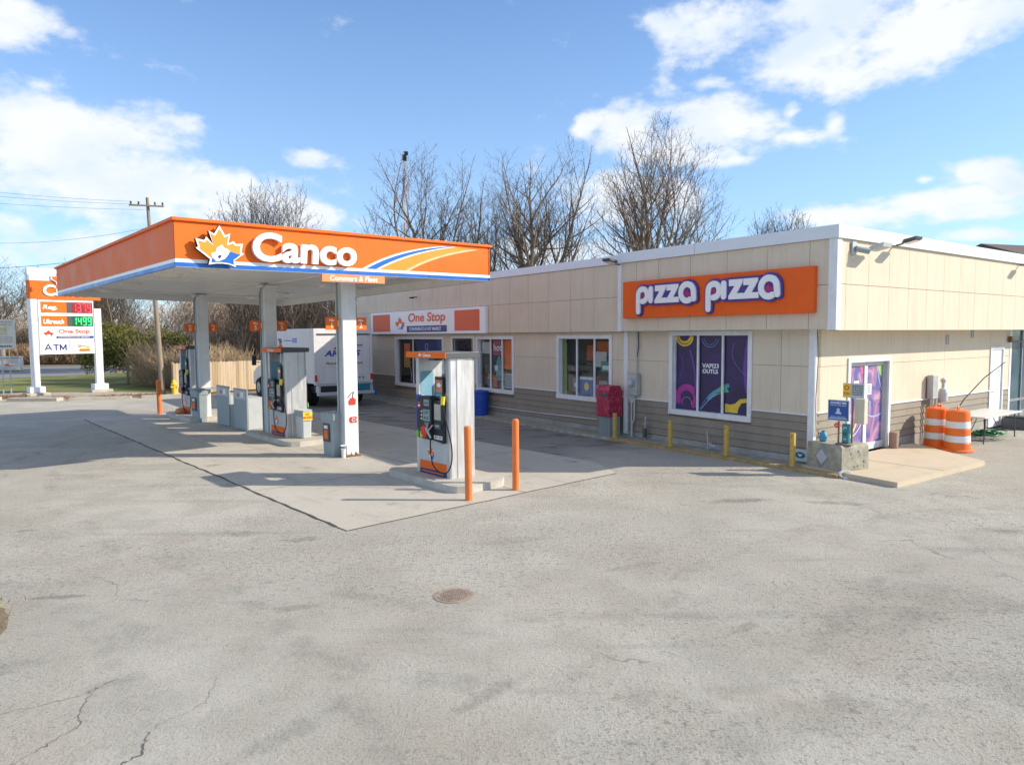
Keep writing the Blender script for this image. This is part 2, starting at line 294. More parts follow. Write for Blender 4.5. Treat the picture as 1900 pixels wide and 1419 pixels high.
# ------------------------------------------------------------------ ground
def asphalt_mat():
    m=bpy.data.materials.new('worn_asphalt'); m.use_nodes=True; t=m.node_tree; b=t.nodes['Principled BSDF']; b.inputs['Roughness'].default_value=.92; b.inputs['Specular IOR Level'].default_value=.3
    nd=t.nodes.new; ln=t.links.new; tcn=nd('ShaderNodeTexCoord'); v=tcn.outputs['Object']
    def nz(sc,det,ro=.6,st=None,off=0,dist=0):
        n=nd('ShaderNodeTexNoise'); n.inputs['Scale'].default_value=sc; n.inputs['Detail'].default_value=det; n.inputs['Roughness'].default_value=ro; n.inputs['Distortion'].default_value=dist
        mp=nd('ShaderNodeMapping'); mp.inputs['Location'].default_value=(off,off*1.3,0)
        if st: mp.inputs['Scale'].default_value=st[:3]; mp.inputs['Rotation'].default_value=(0,0,st[3])
        ln(v,mp.inputs[0]); ln(mp.outputs[0],n.inputs['Vector']); return n.outputs[0]
    def mr(src,a,b_,c,d,sm=True):
        n=nd('ShaderNodeMapRange'); n.interpolation_type='SMOOTHSTEP' if sm else 'LINEAR'
        for i,x in enumerate((a,b_,c,d)): n.inputs[i+1].default_value=x
        ln(src,n.inputs[0]); return n.outputs[0]
    def mt(op,a,b_):
        n=nd('ShaderNodeMath'); n.operation=op
        for i,x in enumerate((a,b_)):
            if isinstance(x,(int,float)): n.inputs[i].default_value=x
            else: ln(x,n.inputs[i])
        return n.outputs[0]
    def mix(f,a,b_,bt='MIX'):
        n=nd('ShaderNodeMix'); n.data_type='RGBA'; n.blend_type=bt
        for i,x in ((0,f),(6,a),(7,b_)):
            if isinstance(x,(int,float)): n.inputs[i].default_value=x
            elif isinstance(x,tuple): n.inputs[i].default_value=x
            else: ln(x,n.inputs[i])
        return n.outputs[2]
    big=nz(.22,5,.6); mid=nz(1.1,7,.62,off=4); fine=nz(13,6,.78,off=9); agg=nz(42,4,.8,off=2)
    c=mix(mr(big,.36,.64,0,1),(.445,.418,.355,1),(.53,.50,.43,1))
    c=mix(mr(mid,.40,.66,0,.75),c,(.40,.375,.315,1))
    tint=nz(.5,3,.5,off=20); c=mix(mr(tint,.45,.7,0,.35),c,(.40,.345,.27,1))
    # long tyre-worn streaks
    st=nz(1.0,5,.6,st=(.25,2.0,1,R(40)),off=13); c=mix(mr(st,.56,.74,0,.35),c,(.22,.215,.205,1))
    # blotches and stains
    s1=nz(.9,8,.72,off=31,dist=.6); c=mix(mr(s1,.60,.74,0,.42),c,(.24,.23,.21,1))
    # broken coarse surface
    zone=mr(nz(.28,4,.6,off=55),.42,.60,.28,1.0)
    sp=mr(fine,.52,.62,0,1); c=mix(mt('MULTIPLY',sp,mt('MULTIPLY',zone,.62)),c,(.19,.178,.155,1))
    sp2=mr(agg,.53,.64,0,1); c=mix(mt('MULTIPLY',sp2,mt('ADD',mt('MULTIPLY',zone,.5),.22)),c,(.13,.125,.115,1))
    sp3=mr(agg,.34,.46,1,0); c=mix(mt('MULTIPLY',sp3,.40),c,(.56,.54,.49,1))
    # cracks
    for sc,th,am,of in((.28,.008,.55,3),):
        vo=nd('ShaderNodeTexVoronoi'); vo.feature='DISTANCE_TO_EDGE'; vo.inputs['Scale'].default_value=sc
        w=nd('ShaderNodeTexNoise'); w.inputs['Scale'].default_value=2.2; w.inputs['Detail'].default_value=6; ln(v,w.inputs['Vector'])
        va=nd('ShaderNodeVectorMath'); va.operation='SCALE'; va.inputs['Scale'].default_value=.9; ln(w.outputs['Color'],va.inputs[0])
        vb=nd('ShaderNodeVectorMath'); ln(v,vb.inputs[0]); ln(va.outputs[0],vb.inputs[1]); ln(vb.outputs[0],vo.inputs['Vector'])
        k=mr(vo.outputs['Distance'],th*.35,th,1,0); k=mt('MULTIPLY',k,mr(nz(.35,3,.5,off=of),.58,.66,0,am)); c=mix(k,c,(.07,.065,.06,1))
    sxy=nd('ShaderNodeSeparateXYZ'); ln(v,sxy.inputs[0]); wv=nz(3.2,6,.7,off=41); st2=None
    for bx,by,rx,ry,ra,am in ((-2.96,9.68,.30,.14,.2,.7),(-3.9,9.97,.35,.16,-.3,.6),(-5.0,7.54,.28,.07,.15,.9),(3.8,11.78,.55,.18,.1,.9),(5.4,11.58,.55,.14,-.3,.8),(7.0,9.87,.4,.12,-.5,.6),(2.27,6.65,.07,.20,-.9,.6),(-.23,5.37,.09,.45,-.75,.7),(-2.3,7.18,.22,.09,.3,.6),(-7.2,10.2,.16,.08,.2,.9),(3.6,6.8,.8,.35,.2,.45),(1.5,8.45,.5,.10,.5,.4),(-3.3,5.6,.25,.08,.5,.5),(4.6,7.4,1.0,.4,-.4,.4),(-1.6,4.9,.5,.12,.9,.5),(1.9,4.9,.9,.3,.3,.35),(-4.4,5.9,.3,.15,.4,.4),(.2,9.6,.5,.12,.2,.3)):
        ca_,sa_=math.cos(ra),math.sin(ra)
        ex=mt('SUBTRACT',sxy.outputs[0],bx); ey=mt('SUBTRACT',sxy.outputs[1],by)
        lx=mt('DIVIDE',mt('ADD',mt('MULTIPLY',ex,ca_),mt('MULTIPLY',ey,sa_)),rx); ly=mt('DIVIDE',mt('SUBTRACT',mt('MULTIPLY',ey,ca_),mt('MULTIPLY',ex,sa_)),ry)
        dq=mt('ADD',mt('ADD',mt('MULTIPLY',lx,lx),mt('MULTIPLY',ly,ly)),mt('MULTIPLY',mt('SUBTRACT',wv,.5),5.0))
        kk=mr(dq,-.2,1.5,am*.62,0); st2=kk if st2 is None else mt('MAXIMUM',st2,kk)
    c=mix(mt('MULTIPLY',st2,mr(fine,.25,.6,.55,1.0)),c,(.13,.125,.115,1))
    # faint tyre arcs left by turning cars
    an=nz(2.2,6,.7,off=63); an2=nz(.5,3,.5,off=71); arcs=None
    for cx_,cy_,rr_ in ((9.0,2.0,7.6),(9.0,2.0,9.2),(-9.5,1.0,9.3),(-9.5,1.0,7.8),(2.5,20.0,13.2),(2.5,20.0,14.7),(14.0,12.5,8.4),(14.0,12.5,6.9)):
        dx_=mt('SUBTRACT',sxy.outputs[0],cx_); dy_=mt('SUBTRACT',sxy.outputs[1],cy_)
        rd=mt('SQRT',mt('ADD',mt('MULTIPLY',dx_,dx_),mt('MULTIPLY',dy_,dy_)),0.0)
        ds_=mt('ABSOLUTE',mt('ADD',mt('SUBTRACT',rd,rr_),mt('MULTIPLY',mt('SUBTRACT',an2,.5),.9)),0.0)
        k2=mr(ds_,.05,.20,1,0); arcs=k2 if arcs is None else mt('MAXIMUM',arcs,k2)
    c=mix(mt('MULTIPLY',arcs,mr(an,.44,.62,0,.34)),c,(.22,.21,.185,1))
    c=mix(mr(nz(.7,5,.6,off=83),.54,.70,0,.30),c,(.42,.36,.285,1))
    # oil-dark drive lane beside the pumps: old drips and patched seal coat inside the lane's own outline
    sp_=nd('ShaderNodeSeparateXYZ'); mp=nd('ShaderNodeMapping'); mp.vector_type='TEXTURE'; mp.inputs['Location'].default_value=tuple(PO); mp.inputs['Rotation'].default_value=(0,0,PROT); ln(v,mp.inputs[0]); ln(mp.outputs[0],sp_.inputs[0])
    wob=nz(.6,5,.6,off=77)
    xx=mt('ADD',sp_.outputs[0],mt('MULTIPLY',mt('SUBTRACT',wob,.5),3)); yy=mt('ADD',sp_.outputs[1],mt('MULTIPLY',mt('SUBTRACT',wob,.5),5))
    lane=mt('MULTIPLY',mt('MULTIPLY',mr(xx,5.8,6.6,0,1),mr(xx,13.5,14.5,1,0)),mr(yy,1.0,3.5,0,1))
    c=mix(mt('MULTIPLY',lane,.55),c,(.16,.155,.15,1))
    lz=nz(1.3,7,.7,st=(.5,1.6,1,R(30)),off=90); c=mix(mt('MULTIPLY',lane,mr(lz,.5,.66,0,.85)),c,(.055,.052,.05,1))
    ln(c,b.inputs['Base Color'])
    bp=nd('ShaderNodeBump'); bp.inputs['Strength'].default_value=.9; bp.inputs['Distance'].default_value=.02
    ln(mt('ADD',mt('MULTIPLY',agg,.9),mt('MULTIPLY',fine,1.1)),bp.inputs['Height']); ln(bp.outputs[0],b.inputs['Normal'])
    return m
def ground_mat():
    m=pbr('field_soil',(.16,.125,.075),.95,var=.45,vs=.6,bump=.4,bs=8,dirt=.5,dirtcol=(.10,.12,.03),ds=.25); return m
asph=asphalt_mat()
def sheet(name,pts,z,mat):
    mb=MB(); mb.add([(x,y,z) for x,y in pts],[tuple(range(len(pts)))],mat); return mb.build(name)
g=struct(sheet('ground',[(-900,-300),(900,-300),(900,1500),(-900,1500)],-.02,ground_mat()))
lot=[(-28,-14),(40,-14),(40,60),(26,60),(2,37.5),(-8,44),(-14.6,33.6),(-16.31,32.54),(-20.3,30.96),(-22.6,30.85),(-24.6,31.6),(-30,36),(-36,44),(-40,44),(-40,20)]
lotm=sheet('asphalt_lot',lot,.0,asph); struct(lotm)
# concrete pad with joints
def pad_mat():
    m=bpy.data.materials.new('pad_concrete'); m.use_nodes=True; t=m.node_tree; b=t.nodes['Principled BSDF']; b.inputs['Roughness'].default_value=.85
    nd=t.nodes.new; ln=t.links.new; tcn=nd('ShaderNodeTexCoord'); v=tcn.outputs['Object']
    def nz(sc,det,off=0):
        n=nd('ShaderNodeTexNoise'); n.inputs['Scale'].default_value=sc; n.inputs['Detail'].default_value=det; n.inputs['Roughness'].default_value=.65
        mp=nd('ShaderNodeMapping'); mp.inputs['Location'].default_value=(off,off,0); ln(v,mp.inputs[0]); ln(mp.outputs[0],n.inputs['Vector']); return n.outputs[0]
    def ramp(src,a,b_,ca,cb):
        r=nd('ShaderNodeValToRGB'); r.color_ramp.elements[0].position=a; r.color_ramp.elements[1].position=b_; r.color_ramp.elements[0].color=ca; r.color_ramp.elements[1].color=cb; ln(src,r.inputs[0]); return r.outputs[0]
    def mix(f,a,b_):
        n=nd('ShaderNodeMix'); n.data_type='RGBA'
        for i,x in ((0,f),(6,a),(7,b_)):
            if isinstance(x,(int,float)): n.inputs[i].default_value=x
            elif isinstance(x,tuple): n.inputs[i].default_value=x
            else: ln(x,n.inputs[i])
        return n.outputs[2]
    def mr(src,a,b_,c,d):
        n=nd('ShaderNodeMapRange'); n.interpolation_type='SMOOTHSTEP'
        for i,x in enumerate((a,b_,c,d)): n.inputs[i+1].default_value=x
        ln(src,n.inputs[0]); return n.outputs[0]
    c=ramp(nz(.5,6),.3,.7,(.44,.405,.34,1),(.53,.49,.415,1))
    c=mix(mr(nz(1.6,8,5),.56,.72,0,.55),c,(.27,.25,.22,1))
    c=mix(mr(nz(.8,8,25),.60,.70,0,.7),c,(.16,.15,.135,1))
    c=mix(mr(nz(60,3,9),.54,.68,0,.45),c,(.22,.2,.18,1))
    mpS=nd('ShaderNodeMapping'); mpS.inputs['Scale'].default_value=(1.6,.22,1); ln(v,mpS.inputs[0]); nS=nd('ShaderNodeTexNoise'); nS.inputs['Scale'].default_value=1.5; nS.inputs['Detail'].default_value=8; nS.inputs['Roughness'].default_value=.68; ln(mpS.outputs[0],nS.inputs['Vector'])
    c=mix(mr(nS.outputs[0],.50,.68,0,.42),c,(.27,.25,.215,1))
    c=mix(mr(nz(7,7,33),.63,.70,0,.75),c,(.11,.10,.09,1))
    sx=nd('ShaderNodeSeparateXYZ'); ln(v,sx.inputs[0])
    def joint(src,per,o):
        a=nd('ShaderNodeMath'); a.operation='PINGPONG'; ad=nd('ShaderNodeMath'); ad.operation='ADD'; ad.inputs[1].default_value=o; ln(src,ad.inputs[0]); ln(ad.outputs[0],a.inputs[0]); a.inputs[1].default_value=per/2
        return mr(a.outputs[0],.008,.022,.7,0)
    c=mix(joint(sx.outputs[0],3.9,0.3),c,(.10,.09,.08,1)); c=mix(joint(sx.outputs[1],4.7,1.15),c,(.10,.09,.08,1))
    ln(c,b.inputs['Base Color'])
    bp=nd('ShaderNodeBump'); bp.inputs['Strength'].default_value=.3; bp.inputs['Distance'].default_value=.01; ln(nz(70,4,3),bp.inputs['Height']); ln(bp.outputs[0],b.inputs['Normal'])
    return m
mb=MB(); padm=pad_mat()
mb.add([(0,0,.004),(6.15,.12,.004),(6.75,1.2,.004),(6.75,19.2,.004),(-.08,18.8,.004)],[(0,1,2,3,4)],padm)
struct(mb.build('concrete_pad',loc=tuple(PO),rotz=PROT))
mb=MB(); tar=pbr('joint_tar',(.07,.066,.06),.8,var=.3)
pp=[(-.08*i/60+rnd.uniform(-.02,.02),18.8*i/60) for i in range(61)]
for i in range(60):
    a,b=pp[i],pp[i+1]; w=.010+.016*abs(math.sin(i*1.7))*(1 if i%7 else .3); mb.add([(a[0]-w,a[1],.008),(a[0]+w,a[1],.008),(b[0]+w,b[1],.008),(b[0]-w,b[1],.008)],[(0,1,2,3)],tar)
pp=[(6.15*i/20,.12*i/20+rnd.uniform(-.015,.015)) for i in range(21)]
for i in range(20):
    a,b=pp[i],pp[i+1]; w=.01; mb.add([(a[0],a[1]-w,.008),(b[0],b[1]-w,.008),(b[0],b[1]+w,.008),(a[0],a[1]+w,.008)],[(0,1,2,3)],tar)
struct(mb.build('pad_joint',loc=tuple(PO),rotz=PROT))
# cracks in the near asphalt
mb=MB(); crk=pbr('crack_line',(.14,.13,.115),.95,var=.3)  # plain dark colour for strips laid along the cracks
def crack(pts,w,sub=10):
    q=[]
    for i in range(len(pts)-1):
        for k in range(sub):
            f=k/sub; q.append((pts[i][0]*(1-f)+pts[i+1][0]*f+rnd.uniform(-.02,.02),pts[i][1]*(1-f)+pts[i+1][1]*f+rnd.uniform(-.02,.02)))
    for i in range(len(q)-1):
        a,b=Vector(q[i]),Vector(q[i+1]); d=(b-a); w_=w; n=Vector((-d.y,d.x)).normalized()*w*rnd.uniform(.4,1.2)
        mb.add([(a.x-n.x,a.y-n.y,.005),(b.x-n.x,b.y-n.y,.005),(b.x+n.x,b.y+n.y,.005),(a.x+n.x,a.y+n.y,.005)],[(0,1,2,3)],crk)
crack([(-3.35,4.5),(-3.2,4.95),(-3.41,5.48),(-3.3,5.7)],.0028,16); crack([(-2.75,4.35),(-2.55,4.62),(-2.66,4.9)],.005,16); crack([(-5.0,8.2),(-4.55,7.9),(-4.3,7.45),(-3.9,7.4)],.003,14)
crack([(6.4,10.2),(6.0,8.5),(6.9,6.6)],.0025,22); crack([(-4.2,5.0),(-3.6,5.3),(-3.35,5.5)],.0025,12); crack([(-2.66,4.9),(-2.4,5.3),(-2.5,5.8)],.002,12)
struct(mb.build('asphalt_cracks'))
# road, verge, pavement of the street on the left
road=pbr('road_asphalt',(.21,.215,.22),.8,var=.12,vs=.5,bump=.2,bs=30)
grassm=pbr('lawn',(.16,.17,.035),.95,var=.5,vs=.35,bump=.6,bs=12,dirt=.6,dirtcol=(.26,.20,.09),ds=.5)
def d2(p,q,k): return (p[0]+(q[0]-p[0])*k,p[1]+(q[1]-p[1])*k)
n0,n1_=(-35.68,48.82),(-32.08,54.03); f0,f1=(-47.89,65.6),(-40.73,69.84)
struct(sheet('road',[d2(n0,n1_,-8),d2(n0,n1_,5),d2(f0,f1,4),d2(f0,f1,-8)],.0,road))
mb=MB(); a,b=d2(n0,n1_,-8),d2(n0,n1_,5); c_,d_=d2(f0,f1,4),d2(f0,f1,-8)
p1=d2(a,d_,.5);p2=d2(b,c_,.5);q=Vector((p2[0]-p1[0],p2[1]-p1[1])).normalized(); nn=Vector((-q.y,q.x))*.12
ylw=pbr('road_paint',(.6,.45,.1),.7)
for o in(-.25,.25):
    mb.add([(p1[0]+nn.x*(o*8-1),p1[1]+nn.y*(o*8-1),.004),(p2[0]+nn.x*(o*8-1),p2[1]+nn.y*(o*8-1),.004),(p2[0]+nn.x*(o*8+1),p2[1]+nn.y*(o*8+1),.004),(p1[0]+nn.x*(o*8+1),p1[1]+nn.y*(o*8+1),.004)],[(0,1,2,3)],ylw)
struct(mb.build('road_marking'))
struct(sheet('grass_verge',[d2(n0,n1_,-8),(-36,36),(-26.6,36.2),(-22.56,36.9),(-17.9,35.6),(-14,38),(-14,60),d2(n0,n1_,5)],-.004,grassm))
struct(sheet('roadside_strip',[(-36,42),(-24.6,31.6),(-22.6,30.9),(-20.3,31.0),(-16.3,32.6),(-14.6,33.7),(-17.9,35.6),(-22.56,36.9),(-26.6,36.2),(-34,45)],-.008,pbr('gravel_edge',(.38,.33,.25),.95,var=.35,vs=3,bump=.5,bs=20)))
mb=MB()
def kerbrun(mb,pts,w,h,mat):
    for (x0,y0),(x1,y1) in zip(pts,pts[1:]):
        d=Vector((x1-x0,y1-y0)).normalized(); n=Vector((-d.y,d.x))*w
        fr=FZ(); mb.prism(fr,[(x0,y0),(x1,y1),(x1+n.x,y1+n.y),(x0+n.x,y0+n.y)],-.02,h,mat)
kerbrun(mb,[(-30,35.6),(-25.2,31.9),(-23.4,31.5)],.45,.15,concrete); kerbrun(mb,[(-22.5,31.1),(-20.3,31.15)],.5,.14,concrete); kerbrun(mb,[(-19.9,31.35),(-17.6,32.25)],.4,.10,concrete); kerbrun(mb,[(-17.2,32.45),(-15.2,33.4)],.4,.10,concrete)
struct(mb.build('kerb'))
# dry litter on the strip
mb=MB(); litter=pbr('dry_leaves',(.27,.13,.06),.95,var=.4,vs=8)
for cx,cy,rx,ry in((-21.3,31.75,1.2,.28),(-18.2,32.9,1.4,.3),(-23.5,32.6,.8,.3)):
    for k in range(500):
        a=rnd.uniform(0,6.28); r=math.sqrt(rnd.random()); x=cx+rx*r*math.cos(a)+.35*ry*r*math.sin(a); y=cy+ry*r*math.sin(a)+.3*rx*r*math.cos(a); z=rnd.uniform(.0,.14); s_=.04
        mb.add([(x-s_,y,z),(x+s_,y+rnd.uniform(-.03,.03),z+rnd.uniform(-.02,.03)),(x,y+s_,z+rnd.uniform(0,.05))],[(0,1,2)],litter)
o=mb.build('leaf_litter'); struct(o,'stuff')
# weeds at the left foreground edge
mb=MB(); gr=pbr('weed_grass',(.22,.22,.05),.9,var=.4,vs=10); soil=pbr('soil_edge',(.20,.15,.09),.95,var=.4,vs=6,bump=.6,bs=40)
struct(sheet('soil_edge',[(-7.5,7.8),(-5.6,7.4),(-5.2,7.05),(-4.98,6.72),(-4.86,6.35),(-4.7,5.9),(-5.2,5.2),(-7.5,4.5)],.003,soil))
for k in range(2600):
    x=rnd.uniform(-7.2,-4.85); y=rnd.uniform(4.9,7.5)
    if x>-5.12-(abs(y-6.5))*.35+.25*rnd.random(): continue
    h=rnd.uniform(.01,.06); a=rnd.uniform(0,6.28); dx,dy=math.cos(a)*.006,math.sin(a)*.006; lx,ly=rnd.uniform(-.03,.03),rnd.uniform(-.03,.03)
    mb.add([(x-dx,y-dy,0),(x+dx,y+dy,0),(x+lx,y+ly,h)],[(0,1,2)],gr if rnd.random()<.7 else twigB)
struct(mb.build('grass'),'stuff')
# sidewalk, kerb and door slab by the store
mb=MB(); mb.box(-22.9,.05,-.56,-.0,-.02,.06,concold)
struct(mb.build('sidewalk',loc=tuple(BW),rotz=BROT))
ykm=pbr('kerb_yellow',(.40,.28,.12),.85,var=.3,vs=7,bump=.5,bs=30,dirt=.95,dirtcol=(.27,.20,.12),ds=3)
mb=MB(); mb.box(-5.45,.95,-.74,-.56,-.02,.075,ykm); struct(mb.build('kerb_yellow',bevel=.02,loc=tuple(BW),rotz=BROT))
mb=MB(); mb.box(-22.9,-5.45,-.74,-.56,-.02,.062,concold); struct(mb.build('kerb_plain',bevel=.02,loc=tuple(BW),rotz=BROT))
slabm=pbr('slab_concrete',(.56,.47,.34),.85,var=.12,vs=2,bump=.2,bs=50,dirt=.35,dirtcol=(.34,.27,.18),ds=2)
mb=MB(); mb.prism(FZ(),[(0.05,-.50),(.98,-.56),(2.06,-.67),(2.16,3.0),(1.7,3.3),(.05,4.4)],-.02,.10,slabm); struct(mb.build('door_slab',bevel=.015,loc=tuple(BW),rotz=BROT))
mb=MB(); mb.box(.06,2.1,1.18,1.195,.1,.1015,tar); struct(mb.build('slab_joint',loc=tuple(BW),rotz=BROT))
# ------------------------------------------------------------------ logo shapes
LEAF=[(985,130),(1150,410),(1300,340),(1240,640),(1390,560),(1460,640),(1670,620),(1625,880),(1700,920),(1380,1150),(1440,1330),(1250,1260),(1050,1240),(850,1250),(640,1290),(690,1130),(290,830),(360,780),(290,550),(540,590),(600,480),(790,700),(670,310),(830,385)]
LEAF=[((x-985)/1200,(1330-y)/1200) for x,y in LEAF]
def sc2(pts,k,cx,cy): return [(cx+(x-cx)*k,cy+(y-cy)*k) for x,y in pts]
def pl2(pts,w,h,x,y): return [(x+a*w,y+b*h) for a,b in pts]
def inset(pts,d):
    n=len(pts); A=sum(pts[i][0]*pts[(i+1)%n][1]-pts[(i+1)%n][0]*pts[i][1] for i in range(n)); sgn=1 if A>0 else -1; out=[]
    for i in range(n):
        p=Vector(pts[i]);a=Vector(pts[i-1]);b=Vector(pts[(i+1)%n]); e1=(p-a).normalized();e2=(b-p).normalized()
        n1v=Vector((-e1.y,e1.x))*sgn;n2v=Vector((-e2.y,e2.x))*sgn; bi=(n1v+n2v)
        bi=bi/max(.6,bi.dot(n1v)) if bi.length>.01 else n1v
        out.append(tuple(p+bi*d))
    return out
def cpx(L): return [((x-985)/1200,(1330-y)/1200) for x,y in L]
LEAFBLUE=cpx([(1270,870),(1590,960),(1370,1120),(1375,1255),(1230,1215),(1050,1200),(850,1205),(730,1225),(745,1090),(860,1150),(960,1170),(1100,1100),(1200,960)])
LEAFBEAR=cpx([(1050,690),(1100,780),(1190,800),(1280,860),(1200,1000),(1110,1100),(1000,1150),(930,1185),(850,1180),(800,1120),(740,1080),(720,980),(760,930),(840,930),(890,780)])
LEAFNOSE=cpx([(895,1045),(950,1000),(1010,990),(1010,1050),(950,1105)])
def logo(mb,fr,w,h,x,y,d,th,outline=True,inner=None,edge=None):
    """maple leaf with a white bear head and a blue lower corner"""
    e=edge or whiteclean
    mb.prism(fr,pl2(LEAF,w,h,x,y),d,d+th,e,side=black if th>.03 else None)
    ins=inset(LEAF,.045)
    mb.prism(fr,pl2(ins,w,h,x,y),d+th,d+th+.004,inner or orangebright)
    mb.prism(fr,pl2(LEAFBLUE,w,h,x,y),d+th+.004,d+th+.007,blue)
    mb.prism(fr,pl2(LEAFBEAR,w,h,x,y),d+th+.007,d+th+.010,whiteclean)
    mb.prism(fr,pl2(LEAFNOSE,w,h,x,y),d+th+.010,d+th+.012,navy)
def arc(cx,cy,r,a0,a1,n=16,ry=None): 
    ry=ry or r; return [(cx+r*math.cos(R(a0+(a1-a0)*i/n)),cy+ry*math.sin(R(a0+(a1-a0)*i/n))) for i in range(n+1)]
# ------------------------------------------------------------------ fuel canopy
def zb(x,y):
    a=(x+.94)/7.38; b=(y-4.5)/12.4
    return (4.117*(1-a)+4.18*a)*(1-b)+(4.14*(1-a)+3.985*a)*b
X0,X1,Y0,Y1=-.94,6.44,4.5,16.9
can=thing('fuel_canopy','large flat fuel canopy with orange fascia, white and blue stripes, on three white columns','canopy',tuple(PO),PROT)
def cb(mb,name,bevel=0,parent=can,label=None): 
    mb.warp(lambda p:(p.x,p.y,p.z+zb(p.x,p.y))); return mb.build(name,parent,bevel,label)
soff=pbr('soffit_white',(.82,.80,.76),.5,var=.05,vs=1.5,dirt=.12,dirtcol=(.34,.31,.26),ds=1.2)
mb=MB()
n=48
for i in range(n):
    xa=X0+.06+(X1-X0-.12)*i/n; xb=X0+.06+(X1-X0-.12)*(i+1)/n-.012
    mb.box(xa,xb,Y0+.09,Y1-.09,.205,.225,soff)
mb.box(X0+.09,X1-.09,Y0+.09,Y1-.09,.33,.35,darkgrey)
for y in (5.8,10.3,15.6): mb.box(X0+.09,X1-.09,y-.04,y+.04,.17,.204,soff)
mb.box(3.1-.04,3.1+.04,Y0+.09,Y1-.09,.165,.203,soff)
cb(mb,'soffit')
mb=MB(); mb.box(X0+.05,X1-.05,Y0+.05,Y1-.05,.66,.72,lightgrey); cb(mb,'roof_deck')
def fascia(name,fr,L,label=None):
    mb=MB(); th=.06
    k=int(L/2.4)+1
    for i in range(k):
        a,b=L*i/k,L*(i+1)/k-.004
        mb.fbox(fr,a,b,.142,.82,-th,0,orange)
        mb.fbox(fr,a,b,.078,.142,-th,.001,whiteclean); mb.fbox(fr,a,b,0,.078,-th,0,blue)
    return cb(mb,name,0,label=label)
fascia('fascia_front',FY((X0,Y0,0)),X1-X0)
fascia('fascia_left',Fr((X0,Y1,0),(0,-1,0),(0,0,1),(-1,0,0)),Y1-Y0)
fascia('fascia_right',Fr((X1,Y0,0),(0,1,0),(0,0,1),(1,0,0)),Y1-Y0)
fascia('fascia_back',Fr((X1,Y1,0),(-1,0,0),(0,0,1),(0,1,0)),X1-X0)
mb=MB(); e=.05
mb.box(X0-e,X1+e,Y0-e,Y0+.1,.822,.885,orange); mb.box(X0-e,X1+e,Y1-.1,Y1+e,.822,.885,orange); mb.box(X0-e,X0+.1,Y0+.1,Y1-.1,.822,.885,orange); mb.box(X1-.1,X1+e,Y0+.1,Y1-.1,.822,.885,orange)
cb(mb,'cap_trim',.012)
for bx in ((X0+.062,X1-.062,Y0+.062,Y0+.088),(X0+.062,X1-.062,Y1-.088,Y1-.062),(X0+.062,X0+.088,Y0+.089,Y1-.089),(X1-.088,X1-.062,Y0+.089,Y1-.089)):
    mb=MB(); mb.box(bx[0],bx[1],bx[2],bx[3],-.002,.6,soff); cb(mb,'fascia_backing')
for bx in ((X0+.001,X1-.001,Y0+.001,Y0+.061),(X0+.001,X1-.001,Y1-.061,Y1-.001)):
    mb=MB(); mb.box(bx[0],bx[1],bx[2],bx[3],-.004,-.001,soff); cb(mb,'bottom_trim')
fr=FY((0,Y0,0))
mb=MB(); logo(mb,fr,.88/1.175*1.0,.76/1.0,-.19,.02,.05,.10); cb(mb,'logo_leaf')
mb=MB(); mb.text(fr,'Canco',.44,2.68,.16,.73,.03,.11,whiteclean,off=.030,shear=.06); cb(mb,'lettering')
mb=MB()
def curve(p0,p1,p2,n=22): return [((1-t)**2*p0[0]+2*t*(1-t)*p1[0]+t*t*p2[0],(1-t)**2*p0[1]+2*t*(1-t)*p1[1]+t*t*p2[1]) for t in [i/n for i in range(n+1)]]
def band(c1,c2,d,mat): 
    mb.prism(fr,c1+c2[::-1],0.001,d,mat)
A=curve((2.86,.142),(3.7,.62),(5.0,.76)); A2=curve((2.96,.142),(3.8,.60),(5.15,.765)); A3=curve((3.20,.142),(4.0,.57),(5.3,.77)); A4=curve((3.28,.142),(4.1,.56),(5.4,.772)); A5=curve((3.95,.142),(4.7,.56),(5.9,.745)); A6=curve((4.05,.142),(4.8,.54),(6.1,.745))
band(A,A2,.004,whiteclean); band(A2,A3,.005,blue); band(A3,A4,.0045,whiteclean); band(A4,A5,.0035,orangebright); band(A5,A6,.0055,pbr('peach',(.85,.55,.28),.4))
cb(mb,'curved_stripes')
mb=MB(); mb.box(1.91,3.40,Y0-.02,Y0+.03,-.17,-.012,pbr('sign_orange_pale',(.90,.27,.09),.5,var=.06))
mb.text(FY((0,Y0-.02,0)),'Commers & Fleet',2.08,3.22,-.145,-.035,0,.006,whiteclean,off=.02,shear=.15)
cb(mb,'hanging_sign')
lens=pbr('lamp_lens',(.72,.70,.62),.25,var=.03)
for x,y in((.2,6.4),(.1,8.7),(.1,12.2),(4.6,9.6),(4.9,6.6),(4.8,13.4),(.2,15.4),(4.8,15.6)):
    mb=MB(); z0=zb(x,y)+.204; mb.lathe((x,y,z0),[(.30,0),(.30,-.03),(.24,-.075),(.12,-.09)][::-1],lens,n=20); mb.box(x-.36,x+.36,y-.36,y+.36,z0-.012,z0+.0,soff); mb.build('ceiling_light',can)
numfont=[('1','2'),('5','3'),('8','4')]
